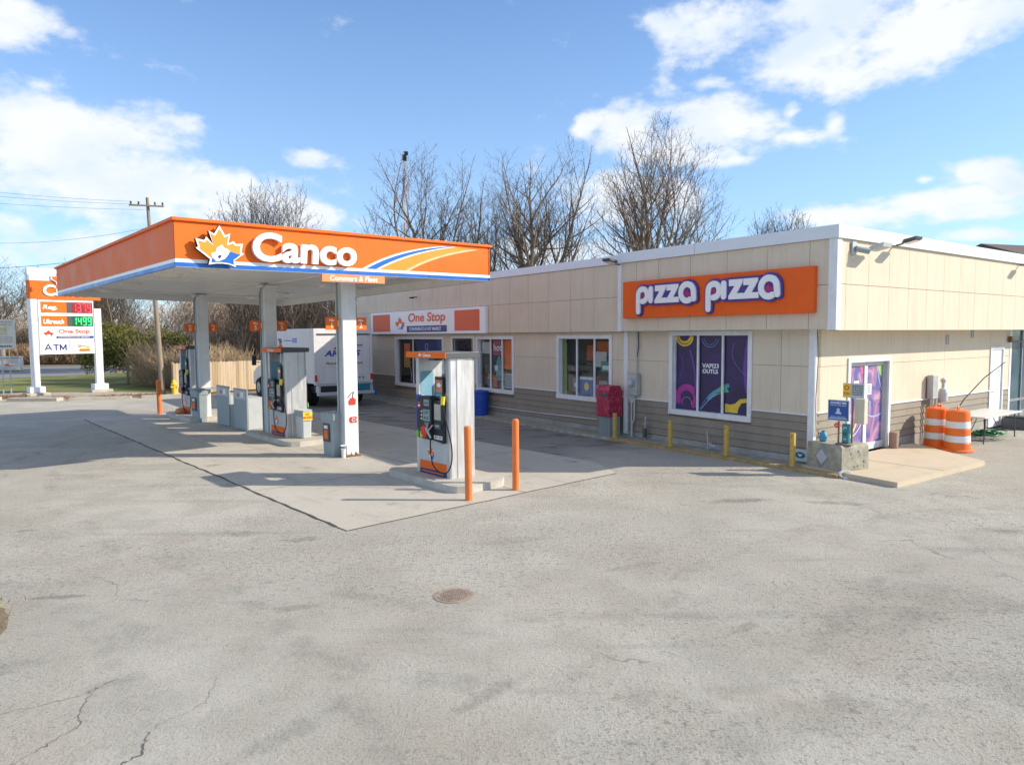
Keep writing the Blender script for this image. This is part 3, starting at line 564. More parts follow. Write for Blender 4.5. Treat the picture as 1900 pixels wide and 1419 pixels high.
for ci,(cx,cy) in enumerate(((3.13,5.80),(3.1,10.3),(2.95,15.6))):
    mb=MB(); h=zb(cx,cy)+.19
    w=.175
    # wide-flange column: two flanges and cladding
    mb.box(cx-w,cx+w,cy-w,cy+w,0.02,h,white); mb.box(cx-w-.012,cx-w,cy-.11,cy+.11,.02,h-.02,lightgrey)
    mb.box(cx-w-.04,cx+w+.04,cy-w-.04,cy+w+.04,.004,.03,rust if ci==0 else lightgrey)
    mb.box(cx-w-.05,cx+w+.05,cy-w-.05,cy+w+.05,h-.1,h-.04,soff)
    col=mb.build('column',can,.01)
    # drain pipe / conduit
    mb=MB(); mb.tube([(cx-w-.03,cy+.05,.1),(cx-w-.03,cy+.05,h-.25),(cx-w-.02,cy-.1,h-.12),(cx-w+.0,cy-.35,h-.03)],.02,greymetal,8); mb.build('conduit',col)
    if ci==0:
        mb=MB()
        tp_=[(cx-w+2*w*k/24,.03+rnd.random()**2*.13) for k in range(25)]
        mb.prism(FY((0,cy-w,0)),[(cx+w,.021),(cx-w,.021)][::-1]+tp_[::-1],.001,.004,rust)
        mb.build('rust_patch',col)
        mb=MB(); f2=FY((cx,cy-w,0))
        mb.prism(f2,[(-.06,1.22),(.1,1.22),(.12,1.34),(.05,1.40),(-.03,1.38),(-.08,1.30)],.004,.007,red)
        mb.stroke(f2,[(-.09,1.40),(0,1.50),(.06,1.53),(.03,1.40)],.016,.001,.006,black); mb.build('warning_sticker',col); mb=MB()
        mb.prism(f2,pl2([(0,0),(1,0),(1,.35),(.8,.5),(1,.6),(1,1),(0,1),(-.2,.6)],.17,.14,-.04,.80),.004,.007,red); mb.stroke(f2,arc(.05,.87,.04,30,330),.014,.007,.009,whiteclean)
        mb.build('warning_sticker',col)
    # number signs both sides
    for sgn,k in((-1,0),(1,1)):
        mb=MB(); sx=cx+sgn*(w+.20); mb.box(sx-.15,sx+.15,cy-.03,cy-.005,2.98,3.27,orange); mb.box(min(cx+sgn*w,sx-sgn*.15),max(cx+sgn*w,sx-sgn*.15),cy-.015,cy+.015,3.05,3.20,white)
        mb.text(FY((sx,cy-.03,0)),numfont[ci][k],-.05,.05,3.02,3.14,0,.004,whiteclean,off=.01,keep=True); mb.text(FY((sx,cy-.03,0)),'No',-.06,.06,3.17,3.23,0,.004,whiteclean,off=.02)
        mb.build('number_sign',col,.006)
# ------------------------------------------------------------------ pump islands
islm=pbr('island_concrete',(.50,.47,.41),.8,var=.12,vs=4,bump=.25,bs=60,dirt=.45,dirtcol=(.3,.28,.24),ds=3)
def island(x0,x1,y0,y1,label):
    c=.13; o=MB(); fr=FZ(); pts=[(x0+.05,y0+c),(x0+c+.12,y0),(x1-.25,y0),(x1,y0+.25),(x1,y1-.25),(x1-.25,y1),(x0+.25,y1),(x0,y1-.25),(x0,y0+.3)]
    cx,cy=(x0+x1)/2,(y0+y1)/2
    o.prism(fr,[(a-cx,b-cy) for a,b in pts],.0,.13,islm); o.prism(fr,inset([(a-cx,b-cy) for a,b in pts],.07),.13,.134,concrete)
    ob=o.build('pump_island',None,.02,loc=tuple(P(cx,cy,.004)),rotz=PROT); tag(ob,label,'kerb island','raised concrete pump islands'); return ob
island(2.56,3.85,.72,3.3,'raised concrete island under the front pump beyond the canopy')
island(2.60,3.85,7.86,11.2,'raised concrete island under the middle pump, with a waste box on it')
island(2.33,3.6,15.2,18.1,'raised concrete island under the farthest pump near the far orange bollard')
# ------------------------------------------------------------------ fuel pump
bluedk=pbr('pump_blue',(.02,.07,.36),.35,var=.05)
lcd=pbr('lcd_screen',(.26,.36,.37),.25,var=.05)
green=pbr('nozzle_green',(.15,.5,.08),.4); yel2=pbr('bright_yellow',(.85,.62,.05),.45)
def make_pump(label):
    t=thing('fuel_pump',label,'fuel pump',(0,0,0),0,'fuel pumps on the islands')
    hx=.30; ya,yb_=-.57,.57
    # end cladding panels with vertical folds
    for s_,nm in((-1,'end_panel'),(1,'end_panel')):
        mb=MB(); y0=s_*.57; yi=s_*.45
        prof=[(-.30,yi),(-.30,s_*.55),(-.27,s_*.57),(-.15,s_*.57),(-.13,s_*.585),(.05,s_*.585),(.07,s_*.57),(.24,s_*.57),(.30,s_*.55),(.30,yi)]
        mb.prism(FZ(),prof,0,2.27,steel); mb.build(nm,t,.004)
    mb=MB(); mb.box(-.28,.28,-.448,.448,0,.71,lightgrey); mb.box(-.24,.24,-.448,.448,.71,1.50,darkgrey); mb.build('cabinet',t)
    mb=MB(); mb.box(-.42,.37,-.63,.69,2.27,2.385,darkgrey); mb.build('valance',t,.01)
    fx=FXm((-.42,0,0)); mb=MB(); mb.fbox(fx,-.69,.63,2.272,2.383,.0005,.012,orange); mb.fbox(Fr((-.42,.69,0),(1,0,0),(0,0,1),(0,1,0)),0,.02,2.272,2.383,0,.01,orange)
    logo(mb,fx,.09,.08,-.2,2.285,.012,.002,inner=whiteclean); mb.text(fx,'Canco',-.10,.16,2.295,2.36,.012,.016,whiteclean,off=.02,shear=.2); mb.build('valance_sign',t)
    mb=MB(); mb.box(-.30,.30,-.1,.1,2.22,2.268,darkgrey); mb.build('cross_rail',t)
    # product side (faces -x), mirrored on the other side
    for sg in(-1,1):
        fr=Fr((sg*.28,0,0),(0,sg,0),(0,0,1),(sg,0,0))   # x right as seen, facing out
        def X(v): return -v  # local y -> frame x on the near side
        mb=MB(); mb.fbox(fr,-.52,.45,.0,.71,0.001,.015,lightgrey)
        mb.build('lower_door',t)
        mb=MB(); mb.fbox(fr,-.52,.45,.10,.26,.016,.018,orange); mb.fbox(fr,-.52,.45,.0,.098,.016,.0182,navy); mb.fbox(fr,-.40,.35,.035,.06,.0183,.019,orange)
        logo(mb,fr,.22,.34,-.06,.27,.016,.003,inner=orange,edge=whiteclean); mb.build('door_graphic',t)
        mb=MB(); mb.fbox(fr,-.55,-.36,.72,1.54,-.05,.022,bluedk); mb.fbox(fr,-.52,-.39,1.13,1.15,.022,.025,whiteclean); mb.build('blue_side_panel',t,.01)
        mb=MB(); mb.prism(fr,[(-.36,.72),(.12,.70),(.12,1.47),(.05,1.55),(-.30,1.53),(-.36,1.45)],-.05,.13,black)
        mb.prism(fr,[(.12,.70),(.45,.66),(.45,1.47),(.12,1.45)],-.05,.09,black); disp=mb.build('display_unit',t,.012)
        mb=MB(); mb.fbox(fr,-.12,.05,1.35,1.47,.131,.136,lcd); mb.text(fr,'62.41',-.10,.03,1.38,1.44,.136,.138,black,off=.01); mb.build('screen',disp)
        mb=MB(); mb.fbox(fr,-.16,.07,1.06,1.28,.131,.136,lcd); mb.text(fr,'1379',-.12,.03,1.19,1.25,.136,.138,black,off=.01); mb.text(fr,'45.26',-.12,.03,1.09,1.15,.136,.138,black,off=.01)
        for k in range(3): mb.fbox(fr,-.22,-.19,1.08+.07*k,1.11+.07*k,.131,.137,whiteclean)
        mb.build('screen',disp)
        mb=MB()
        for a_ in range(3):
            for b_ in range(4): mb.fbox(fr,-.10+.05*a_,-.065+.05*a_,.925+.03*b_,.945+.03*b_,.131,.137,greymetal)
        mb.build('keypad',disp)
        mb=MB(); mb.fbox(fr,-.33,-.24,1.30,1.42,.131,.134,red); mb.fbox(fr,-.32,-.25,1.33,1.36,.134,.136,whiteclean); mb.build('sticker',disp)
        mb=MB(); mb.fbox(fr,.15,.42,.73,.80,.091,.094,whiteclean); mb.text(fr,'CREDIT DEBIT',.17,.40,.745,.785,.094,.096,navy,off=.01); mb.build('label_strip',disp)
        mb=MB(); mb.fbox(fr,.17,.38,1.10,1.40,.091,.096,pbr('card_panel',(.45,.42,.36),.6)); mb.fbox(fr,.20,.40,.93,1.03,.091,.12,darkgrey); mb.fbox(fr,.24,.36,.97,1.01,.12,.124,lcd); mb.build('card_reader',disp)
        mb=MB()
        for k,mm in enumerate((green,green,red)):
            mb.prism(fr,[(-.34+.13*k,.74),(-.27+.13*k,.74),(-.26+.13*k,.84),(-.29+.13*k,.87),(-.33+.13*k,.85)],.131,.17,mm if k!=1 else yel2)
        mb.fbox(fr,-.33,.08,.88,.90,.131,.15,darkgrey); mb.build('grade_buttons',disp,.005)
        # nozzle holster and nozzle
        mb=MB(); mb.tube([fr(.02,1.0,.14),fr(.06,.93,.20),fr(.14,.86,.22),fr(.18,.76,.19)],[.02,.028,.026,.018],galv,10); mb.tube([fr(.18,.98,.10),fr(.22,1.0,.18),fr(.16,.90,.23)],[.012,.014,.012],galv,8)
        mb.prism(fr,[(-.10,.80),(.06,.80),(.08,.93),(-.02,.99),(-.12,.92)],.14,.22,red); mb.build('nozzle',t,.006)
        # hose: from the top of the near post down in a long loop
        mb=MB(); pts=[fr(.44,2.24,.06),fr(.455,2.0,.08),fr(.46,1.7,.09),fr(.475,1.45,.11),fr(.56,1.1,.10),fr(.66,.78,.08),fr(.71,.52,.08),fr(.68,.28,.09),fr(.56,.13,.11),fr(.40,.13,.15),fr(.26,.24,.19),fr(.20,.42,.2),fr(.18,.60,.2),fr(.18,.76,.19)]
        # smooth
        q=[]
        for i in range(len(pts)-1):
            p0=pts[max(0,i-1)];p1=pts[i];p2=pts[i+1];p3=pts[min(len(pts)-1,i+2)]
            for k in range(5):
                u=k/5; q.append(.5*((2*p1)+(-p0+p2)*u+(2*p0-5*p1+4*p2-p3)*u*u+(-p0+3*p1-3*p2+p3)*u**3))
        q.append(pts[-1]); mb.tube(q,.013,rubber,8); hose=mb.build('hose',t)
        mb=MB(); mb.box(0,0,0,0,0,0,rubber) if False else None
        mb.cyl(fr(.455,1.40,.10),fr(.465,1.56,.09),.04,.045,yel2,12); mb.build('breakaway_collar',hose)
        mb=MB(); mb.cyl(fr(.44,2.25,.06),fr(.45,1.98,.08),.022,.022,galv,10); mb.build('hose_swivel',hose)
        mb=MB(); mb.fbox(fr,.16,.42,1.52,1.92,.02,.06,black); mb.fbox(fr,.185,.395,1.62,1.86,.061,.063,pbr('poster_orange_brown',(.5,.2,.12),.5,var=.5,vs=30)); mb.fbox(fr,.185,.395,1.55,1.61,.061,.063,pbr('teal_strip',(.03,.35,.42),.5)); mb.prism(fr,pl2(LEAF,.12,.1,.29,1.72),.063,.065,whiteclean); mb.build('topper_poster',t)
    mb=MB(); mb.fbox(Fr((-.26,.449,0),(1,0,0),(0,0,1),(0,-1,0)),.0,.30,1.50,2.0,.0,.004,pbr('pale_blue_sheet',(.20,.40,.52),.4,var=.1)); mb.build('blue_sheet',t)
    return t
p1_=make_pump('front steel fuel pump out in the sun beside two orange bollards')
p1_.location=P(3.2,1.98,.137); p1_.rotation_euler.z=PROT
copytree(p1_,tuple(P(3.2,9.35,.137)),PROT,'middle fuel pump under the canopy with a yellow-stickered bin beside it')
copytree(p1_,tuple(P(3.05,16.9,.137)),PROT,'farthest fuel pump, half hidden behind the far canopy column')
# ------------------------------------------------------------------ bollards
def bollard(loc,h,r,label,name='bollard',mat=orpost,grp='orange bollards guarding the pump islands',lean=(0,0)):
    mb=MB(); mb.lathe((0,0,0),[(r+.004,0),(r+.004,.012),(r,.016),(r,h-.05),(r*.93,h-.022),(r*.7,h-.005),(r*.3,h),(0.002,h)],mat,n=20); o=mb.build(name,None,loc=loc); o.rotation_euler=(lean[0],lean[1],0)
    return tag(o,label,'bollard',grp)
bollard((-.756,11.933,.004),1.29,.063,'orange bollard in front of the sunlit pump, nearer of the pair',lean=(.0,-.01))
bollard((.057,12.708,.004),1.31,.063,'orange bollard on the building side of the sunlit pump, further of the pair')
bollard((-12.973,25.715,.004),1.25,.085,'lone dark orange bollard at the far end of the pump row',lean=(0,-.015))
# ------------------------------------------------------------------ service cabinets and bins under canopy
def cabinet(x0,x1,y0,y1,h,hp,label):
    t=thing('service_cabinet',label,'cabinet',tuple(P((x0+x1)/2,(y0+y1)/2,.004)),PROT,'grey metal cabinets between the pumps')
    w,l=(x1-x0)/2,(y1-y0)/2
    mb=MB(); mb.box(-w+.05,w,-l+.02,l-.02,.0,h-.1,lightgrey); mb.prism(Fr((0,-l,0),(1,0,0),(0,0,1),(0,-1,0)),[(-w+.05,.0),(w,.0),(w,h-.1),(w-.22,h),(-w+.05,h)],-2*l+.01,0,lightgrey); mb.v=mb.v[8:]; mb.f=[tuple(i-8 for i in f) for f in mb.f[6:]]; mb.m=mb.m[6:]; mb.sm=mb.sm[6:]
    mb.build('box_body',t,.012)
    mb=MB(); mb.box(-w,-w+.048,-l,l,.03,hp,greymetal); fp=mb.build('front_board',t,.015)
    mb=MB(); fr=FXm((-w,0,0)); mb.fbox(fr,-l+.05,l-.05,hp-.32,hp-.05,.001,.004,lightgrey)
    mb.prism(fr,pl2(LEAF,.16,.14,-.12,hp-.26),.004,.006,red); mb.fbox(fr,.08,.30,hp-.26,hp-.10,.004,.006,whiteclean); mb.text(fr,'FIRST AID',-.26,.02,hp-.31,hp-.27,.004,.006,red,off=.01) if False else None
    mb.build('notice',fp)
    return t
cabinet(2.9,3.66,11.6,12.68,1.0,1.26,'grey service cabinet nearer the middle pump, its side in full sun')
cabinet(2.87,3.62,13.0,14.1,1.0,1.28,'grey service cabinet further back, closer to the far column')
def bin_(loc,rot,w,l,h,label,mat=lightgrey,sticker=None,shelf=False):
    t=thing('waste_bin',label,'bin',loc,rot,'grey waste bins under the canopy')
    mb=MB(); k=.04
    pts=[(-w,-l+.06),(-w+.05,-l),(w-.05,-l),(w,-l+.06),(w,l),(-w,l)]
    lo=inset(pts,.03)
    vs=[(x,y,0) for x,y in lo]+[(x,y,h) for x,y in pts]; n_=len(pts)
    mb.add(vs,[(i,(i+1)%n_,n_+(i+1)%n_,n_+i) for i in range(n_)]+[tuple(range(n_))[::-1],tuple(range(n_,2*n_))],mat)
    mb.build('bin_body',t,.015)
    mb=MB(); mb.prism(FZ(),inset(pts,-.015),h-.14,h+.005,greymetal if sticker else mat); mb.prism(FZ(),inset(pts,-.005),h+.005,h+.03,mat); mb.build('lid',t,.012)
    mb=MB(); fr=FXm((-w,0,0)); mb.fbox(fr,-l*.6,l*.6,h*.35,h*.78,.016,.02,darkgrey); mb.fbox(fr,-l*.35,l*.35,h*.42,h*.62,.02,.023,orange); mb.fbox(fr,-l*.35,l*.35,h*.66,h*.73,.02,.023,whiteclean); mb.build('front_label',t) if not sticker else None
    if sticker:
        mb=MB(); fr=FY((0,-l,0)); mb.fbox(fr,-w+.04,w-.02,h-.24,h-.02,.016,.02,yel2); mb.text(fr,'NO',-.05,.05,h-.11,h-.05,.02,.023,red,off=.03); mb.text(fr,'SMOKING',-.13,.14,h-.20,h-.13,.02,.023,red,off=.02); mb.build('yellow_sticker',t)
    if shelf:
        mb=MB(); mb.box(-w-.10,w+.42,-l-.05,l-.1,h+.03,h+.06,greymetal); mb.build('shelf_top',t,.01)
    return t
bin_(tuple(P(2.88,6.07,.004)),PROT,.17,.26,1.0,'grey waste bin standing against the front canopy column',greymetal)
bin_(tuple(P(3.23,8.43,.14)),PROT,.16,.20,.72,'grey waste box with a yellow and red sticker on the middle island',lightgrey,sticker=True)
bin_(tuple(P(2.72,15.35,.004)),PROT,.17,.38,1.05,'grey waste bin with a shelf top beside the far column',greymetal,shelf=True)
mb=MB(); t=thing('squeegee_bucket','small white washer bucket with a black handle at the foot of the front column','bucket',tuple(P(2.90,5.62,.004)),PROT)
mb.lathe((0,0,0),[(.05,0),(.06,.18),(.065,.2)],white,n=14); mb.build('bucket_body',t); mb=MB(); mb.tube([(-.08,0,0.01),(-.08,0,.27),(.08,0,.27),(.08,0,.01)],.008,black); mb.build('handle_frame',t); mb=MB(); mb.box(-.07,.07,-.03,.03,.275,.30,white); mb.build('squeegee_head',t)
mb=MB(); mb.lathe((0,0,0),[(.16,0),(.20,.06),(.16,.15),(.06,.19),(.01,.19)],pbr('faded_orange',(.62,.22,.10),.6,var=.1),n=18); tag(mb.build('fuel_spill_cap',None,loc=tuple(P(2.62,17.1,.14))),'low faded orange dome on the island by the far pump','cover')
# ------------------------------------------------------------------ store building
st=thing('store_building','long flat-roofed cream store with taupe siding and white trim','building',tuple(BW),BROT)
XL=-22.8; YD=14.5
GAP=.008
def cut(rects,h):
    out=[]; hx0,hx1,hz0,hz1=h
    for x0,x1,z0,z1 in rects:
        if x1<=hx0 or x0>=hx1 or z1<=hz0 or z0>=hz1: out.append((x0,x1,z0,z1)); continue
        if z0<hz0: out.append((x0,x1,z0,hz0))
        if z1>hz1: out.append((x0,x1,hz1,z1))
        a,b=max(z0,hz0),min(z1,hz1)
        if x0<hx0: out.append((x0,hx0,a,b))
        if x1>hx1: out.append((hx1,x1,a,b))
    return out
def clad(mb,fr,xs,zs,holes,th,mat,gap=GAP,d0=0):
    for i in range(len(xs)-1):
        for j in range(len(zs)-1):
            rs=[(xs[i]+gap,xs[i+1]-gap,zs[j]+gap,zs[j+1]-gap)]
            for h in holes: rs=cut(rs,h)
            for r in rs:
                if r[1]-r[0]>.003 and r[3]-r[2]>.003: mb.fbox(fr,*r,d0,d0+th,mat)
def siding(mb,fr,x0,x1,z0,z1,holes,n,mat,out=0.012):
    h=(z1-z0)/n
    for k in range(n):
        za,zb_=z0+h*k,z0+h*(k+1)
        rs=[(x0,x1,za,zb_)]
        for hh in holes:
            if za<hh[3] and zb_>hh[2]:
                a=(hh[0],hh[1],za-1,zb_+1) ; full=True
                # cut the whole board where the hole covers more than half of it
                if min(zb_,hh[3])-max(za,hh[2])>h*.15: rs=cut(rs,a)
        for r in rs:
            if r[1]-r[0]<.01: continue
            g_=.009; vs=[fr(r[0],r[2]+g_,0),fr(r[1],r[2]+g_,0),fr(r[1],r[3],0),fr(r[0],r[3],0),fr(r[0],r[2]+g_,out+.02),fr(r[1],r[2]+g_,out+.02),fr(r[1],r[3],out),fr(r[0],r[3],out)]  # gap over the dark backing stands in for the shadow line between boards
            mb.add(vs,[(0,3,2,1),(4,5,6,7),(0,1,5,4),(1,2,6,5),(2,3,7,6),(3,0,4,7)],mat)
# openings (x0,x1,z0,z1) of the outer frames
WN=[(-19.25,-15.16,.70,2.78),(-12.90,-10.62,.84,2.79),(-8.42,-6.02,.89,2.815),(-3.95,-1.51,.80,2.90)]
DR=(-14.6,-13.0,.06,2.80)
holes=WN+[DR]
fr=FY((0,.02,0)); frs=FXp((-.02,0,0))
# core walls (behind cladding)
mb=MB()
rs=[(XL,0,0,2.95)]
for h in holes: rs=cut(rs,(h[0]+.1,h[1]-.1,h[2]+.1,h[3]-.1))
for r in rs: mb.fbox(fr,*r,-.22,0,creamgap)
rs=[(0.02,10.7,0,2.95)]
SH=[(1.33,3.30,.1,2.27),(9.15,10.15,.06,2.40)]
for h in SH: rs=cut(rs,(h[0]+.09,h[1]-.09,h[2]-1,h[3]-.09))
for r in rs: mb.fbox(frs,r[0],r[1],r[2],r[3],-.22,0,creamgap)
mb.build('wall_core',st)
mb=MB(); xs=[XL,-21,-19.3,-17.2,-15.1,-12.9,-10.6,-8.4,-6.0,-5.45]; clad(mb,fr,xs,[1.10,2.12,2.92],holes,.02,cream,.004)
clad(mb,fr,[-5.45,-3.95,-1.5,-.78,-.12],[1.11,2.13,2.92],holes,.02,cream,.004); mb.build('front_wall',st)
mb=MB(); clad(mb,frs,[.1,1.33,3.3,6.2,9.15,10.6],[1.13,2.12,2.92],SH,.02,cream,.004); mb.build('side_wall',st)
mb=MB(); siding(mb,fr,XL,-5.53,.20,1.08,holes,5,taupe); siding(mb,fr,-5.38,-.13,.20,1.10,holes,5,taupe); mb.build('front_siding',st)
mb=MB(); siding(mb,frs,.12,10.6,.30,1.12,SH,5,taupe); mb.build('side_siding',st)
mb=MB(); rs=cut([(XL,-.12,.0,.19)],(DR[0],DR[1],-1,.5))
for r in rs: mb.fbox(fr,r[0],r[1],r[2],r[3],0,.022,plinthm)
rs=[(.12,10.6,0,.29)]
for h in SH: rs=cut(rs,(h[0],h[1],-1,1))
for r in rs: mb.fbox(frs,r[0],r[1],r[2],r[3],0,.022,plinthm)
mb.build('plinth',st)
for r in [q for h in [1] for q in cut(cut(cut(cut(cut([(XL,-.13,1.085,1.115)],WN[0]),WN[1]),WN[2]),WN[3]),DR)]: mb=MB(); mb.fbox(fr,r[0],r[1],r[2],r[3],.0,.045,white); mb.build('dado_rail',st)
for r in cut(cut([(.12,10.6,1.125,1.155)],SH[0]),SH[1]): mb=MB(); mb.fbox(frs,r[0],r[1],r[2],r[3],.0,.045,white); mb.build('dado_rail',st)
mb=MB(); mb.box(-.13,.012,-.012,.10,.06,2.92,white); mb.build('corner_board',st,.005)
mb=MB(); mb.box(-.06,.012,10.6,10.74,.06,2.92,white); mb.build('corner_board',st,.005)
mb=MB(); mb.box(-5.53,-5.38,-.045,.0,.12,2.92,white); mb.build('corner_board',st,.004)
# white service line along the left section
mb=MB(); mb.tube([(-12.9,-.035,.34),(-9,-.035,.36),(-6.6,-.035,.40)],.014,white,6); mb.build('service_pipe',st)
mb=MB(); mb.fbox(fr,-4.6,-.5,.03,.12,.023,.026,pbr('blue_overspray',(.14,.28,.42),.8,var=.4,vs=3)); mb.build('paint_stain',st) if False else None
# windows
def window(i,h,mull,content):
    x0,x1,z0,z1=h; y=.02
    mb=MB(); w=.11
    mb.box(x0,x1,-.025,.06,z1-w,z1,white); mb.box(x0,x1,-.04,.06,z0,z0+w+.02,white); mb.box(x0,x0+w,-.025,.06,z0+w+.02,z1-w,white); mb.box(x1-w,x1,-.025,.06,z0+w+.02,z1-w,white)
    # jambs
    mb.box(x0+w,x0+w+.02,.06,.16,z0+w,z1-w,white); mb.box(x1-w-.02,x1-w,.06,.16,z0+w,z1-w,white); mb.box(x0+w,x1-w,.06,.16,z0+w,z0+w+.02,white)
    f=mb.build('window',st,.004)
    mb=MB(); W_=(x1-x0-2*w)
    for m_ in mull: mb.box(x0+w+W_*m_-.025,x0+w+W_*m_+.025,.05,.094,z0+w+.02,z1-w,white)
    mb.build('mullion',f)
    if i<3: mb=MB(); mb.box(x0+w+.02,x1-w-.02,.095,.10,z0+w+.02,z1-w,glass); mb.build('pane',f)
    mb=MB(); content(mb,x0+w+.02,x1-w-.02,z0+w+.02,z1-w); mb.build('window_display',f)
def room(mb,x0,x1,z0,z1,y=1.3):
    mb.box(x0-.3,x1+.3,y,y+.02,z0-.4,z1+.1,interior); mb.box(x0-.3,x0-.28,.25,y,z0-.4,z1+.1,interior); mb.box(x1+.28,x1+.3,.25,y,z0-.4,z1+.1,interior); mb.box(x0-.28,x1+.28,.25,y,z1+.08,z1+.1,interior)
GC=[pbr('goods_%d'%i,c,.5,var=.15,vs=14) for i,c in enumerate([(.55,.10,.04),(.05,.12,.4),(.6,.35,.05),(.5,.5,.48),(.04,.25,.28),(.35,.03,.08),(.25,.3,.08),(.7,.68,.6)])]
def goods(mb,x0,x1,z0,z1,y,seed,n=40,smax=.28):
    r=random.Random(seed)
    for sh in range(int((z1-z0)/.34)):
        z=z0+sh*.34; mb.box(x0,x1,y,y+.3,z,z+.02,GC[3]); x=x0
        while x<x1-.08:
            w=r.uniform(.07,smax); w=min(w,x1-x); hh=r.uniform(.12,.30)
            if r.random()<.85: mb.box(x+.004,x+w-.006,y-.01+r.uniform(0,.03),y+.2,z+.021,z+hh,r.choice(GC))
            x+=w
def lines(mb,fr,x0,x1,z0,z1,d,n,mat,seed=1):
    r=random.Random(seed); h=(z1-z0)/n
    for k in range(n):
        a=x0
        while a<x1-.02:
            w=min(r.uniform(.03,.09)*(x1-x0)*3,x1-a); mb.fbox(fr,a,a+w*.8,z0+h*k+h*.25,z0+h*k+h*.75,d,d+.002,mat); a+=w
f13=FY((0,.13,0))
def c1(mb,x0,x1,z0,z1):
    room(mb,x0,x1,z0,z1); goods(mb,x0+.1,x1-.1,z0-.1,z0+.9,.75,3)
    xm=x0+1.3
    mb.fbox(f13,x0+.45,x0+.98,z0+.65,z1-.18,-.01,-.004,orange); mb.fbox(f13,x0+.47,x0+.96,z0+.67,z0+1.2,-.003,0,GC[2])
    for k in range(4): mb.stroke(f13,arc(x0+.72,z0+.75+.13*k,.13,200,340,8),.03,.001,.004,GC[5])
    mb.tube([(x0+.9,.2,z0+.05),(x0+.95,.2,z0+.4),(x0+.88,.2,z0+.66)],.012,white)
    mb.prism(f13,[(xm+.1,z1-.05),(x1-.05,z1-.05),(x1-.3,z1-.45),(xm+1.0,z1-.62),(xm+.3,z1-.45)],-.01,-.004,navy); mb.stroke(f13,arc(xm+1.1,z1-.30,.12,0,350,16),.02,-.003,0,whiteclean); mb.fbox(f13,xm+.1,x1-.1,z1-.85,z1-.65,-.01,-.005,GC[7])
window(0,WN[0],(.36,),c1)
def c2(mb,x0,x1,z0,z1):
    room(mb,x0,x1,z0,z1); goods(mb,x0+.05,x1-.05,z0-.05,z0+.95,.35,8,smax=.22); w=(x1-x0)/3
    mb.fbox(f13,x0+w+.04,x0+2*w-.04,z1-.55,z1-.03,-.01,-.004,GC[5]); mb.text(f13,'hot',x0+w+.1,x0+2*w-.1,z1-.40,z1-.16,-.004,0,whiteclean,off=.01)
    mb.fbox(f13,x0+2*w+.04,x1-.03,z0+.70,z1-.03,-.01,-.004,orange); mb.fbox(f13,x0+.05,x0+w*.8,z1-.5,z1-.1,-.01,-.004,GC[3])
    mb.prism(f13,[(x0+1.3*w,z0+.3),(x0+1.8*w,z0+.3),(x0+1.75*w,z0+1.0),(x0+1.6*w,z0+1.2),(x0+1.35*w,z0+.9)],-.02,-.01,GC[4]); mb.fbox(f13,x0+2*w+.05,x1-.06,z0+.05,z0+.55,-.01,-.004,GC[3]); lines(mb,f13,x0+2*w+.09,x1-.1,z0+.1,z0+.5,-.003,6,GC[1],4)
    mb.fbox(f13,x0+w+.15,x0+1.5*w,z0+.62,z0+.80,-.01,-.004,GC[7]); mb.fbox(f13,x0+w+.06,x0+1.4*w,z0+.02,z0+.42,-.01,-.004,GC[0])
window(1,WN[1],(.34,.68),c2)
def c3(mb,x0,x1,z0,z1):
    room(mb,x0,x1,z0,z1); goods(mb,x0+.2,x1-.05,z0-.05,z0+.65,.5,15,smax=.3); w=(x1-x0)/3
    mb.fbox(f13,x0+.02,x0+.16,z0,z1-.02,-.03,-.02,GC[6])
    for k in range(4): mb.box(x0+.25,x1-.05,.9,.93,z0+.9+.28*k,z0+.92+.28*k,GC[3])
    mb.box(x0+.3,x0+.95*w,.85,.9,z0+1.02,z0+1.48,orange); mb.box(x0+1.05*w,x0+1.9*w,.85,.9,z0+1.25,z0+1.6,orange); mb.box(x0+1.2*w,x0+2.0*w,.6,.62,z0+.85,z0+1.3,GC[7]); mb.box(x0+2.2*w,x1-.15,.85,.9,z0+1.2,z0+1.7,GC[2])
    mb.fbox(f13,x0+2.35*w,x1-.03,z0+.75,z0+1.05,-.01,-.004,GC[4]); mb.fbox(f13,x0+2.45*w,x1-.08,z0+.80,z0+.92,-.003,0,GC[7])
    mb.fbox(f13,x0+.45,x0+.75,z0+.08,z0+.52,-.01,-.004,navy); mb.fbox(f13,x0+.54,x0+.64,z0+.25,z0+.36,-.003,0,GC[7]); mb.fbox(f13,x0+1.05*w,x0+1.95*w,z0+.05,z0+.58,-.01,-.004,GC[1]); mb.fbox(f13,x0+1.1*w,x0+1.9*w,z0+.48,z0+.56,-.003,0,GC[7])
    mb.prism(f13,[(x0+1.5*w+.10*math.cos(a)*(1.3 if k%2 else .8),z0+.28+.12*math.sin(a)*(1.3 if k%2 else .8)) for k,a in enumerate([i*math.pi/8 for i in range(16)])],-.003,0,yel2); mb.fbox(f13,x0+2.05*w,x0+2.5*w,z0+.1,z0+.35,-.01,-.004,GC[3])
window(2,WN[2],(.34,.69),c3)
purple=pbr('purple_vinyl',(.035,.018,.09),.35,var=.55,vs=1.4)
def neon(c): return pbr('neon_%02d%02d%02d'%tuple(int(x*99) for x in c),c,.4,var=.25,vs=3)
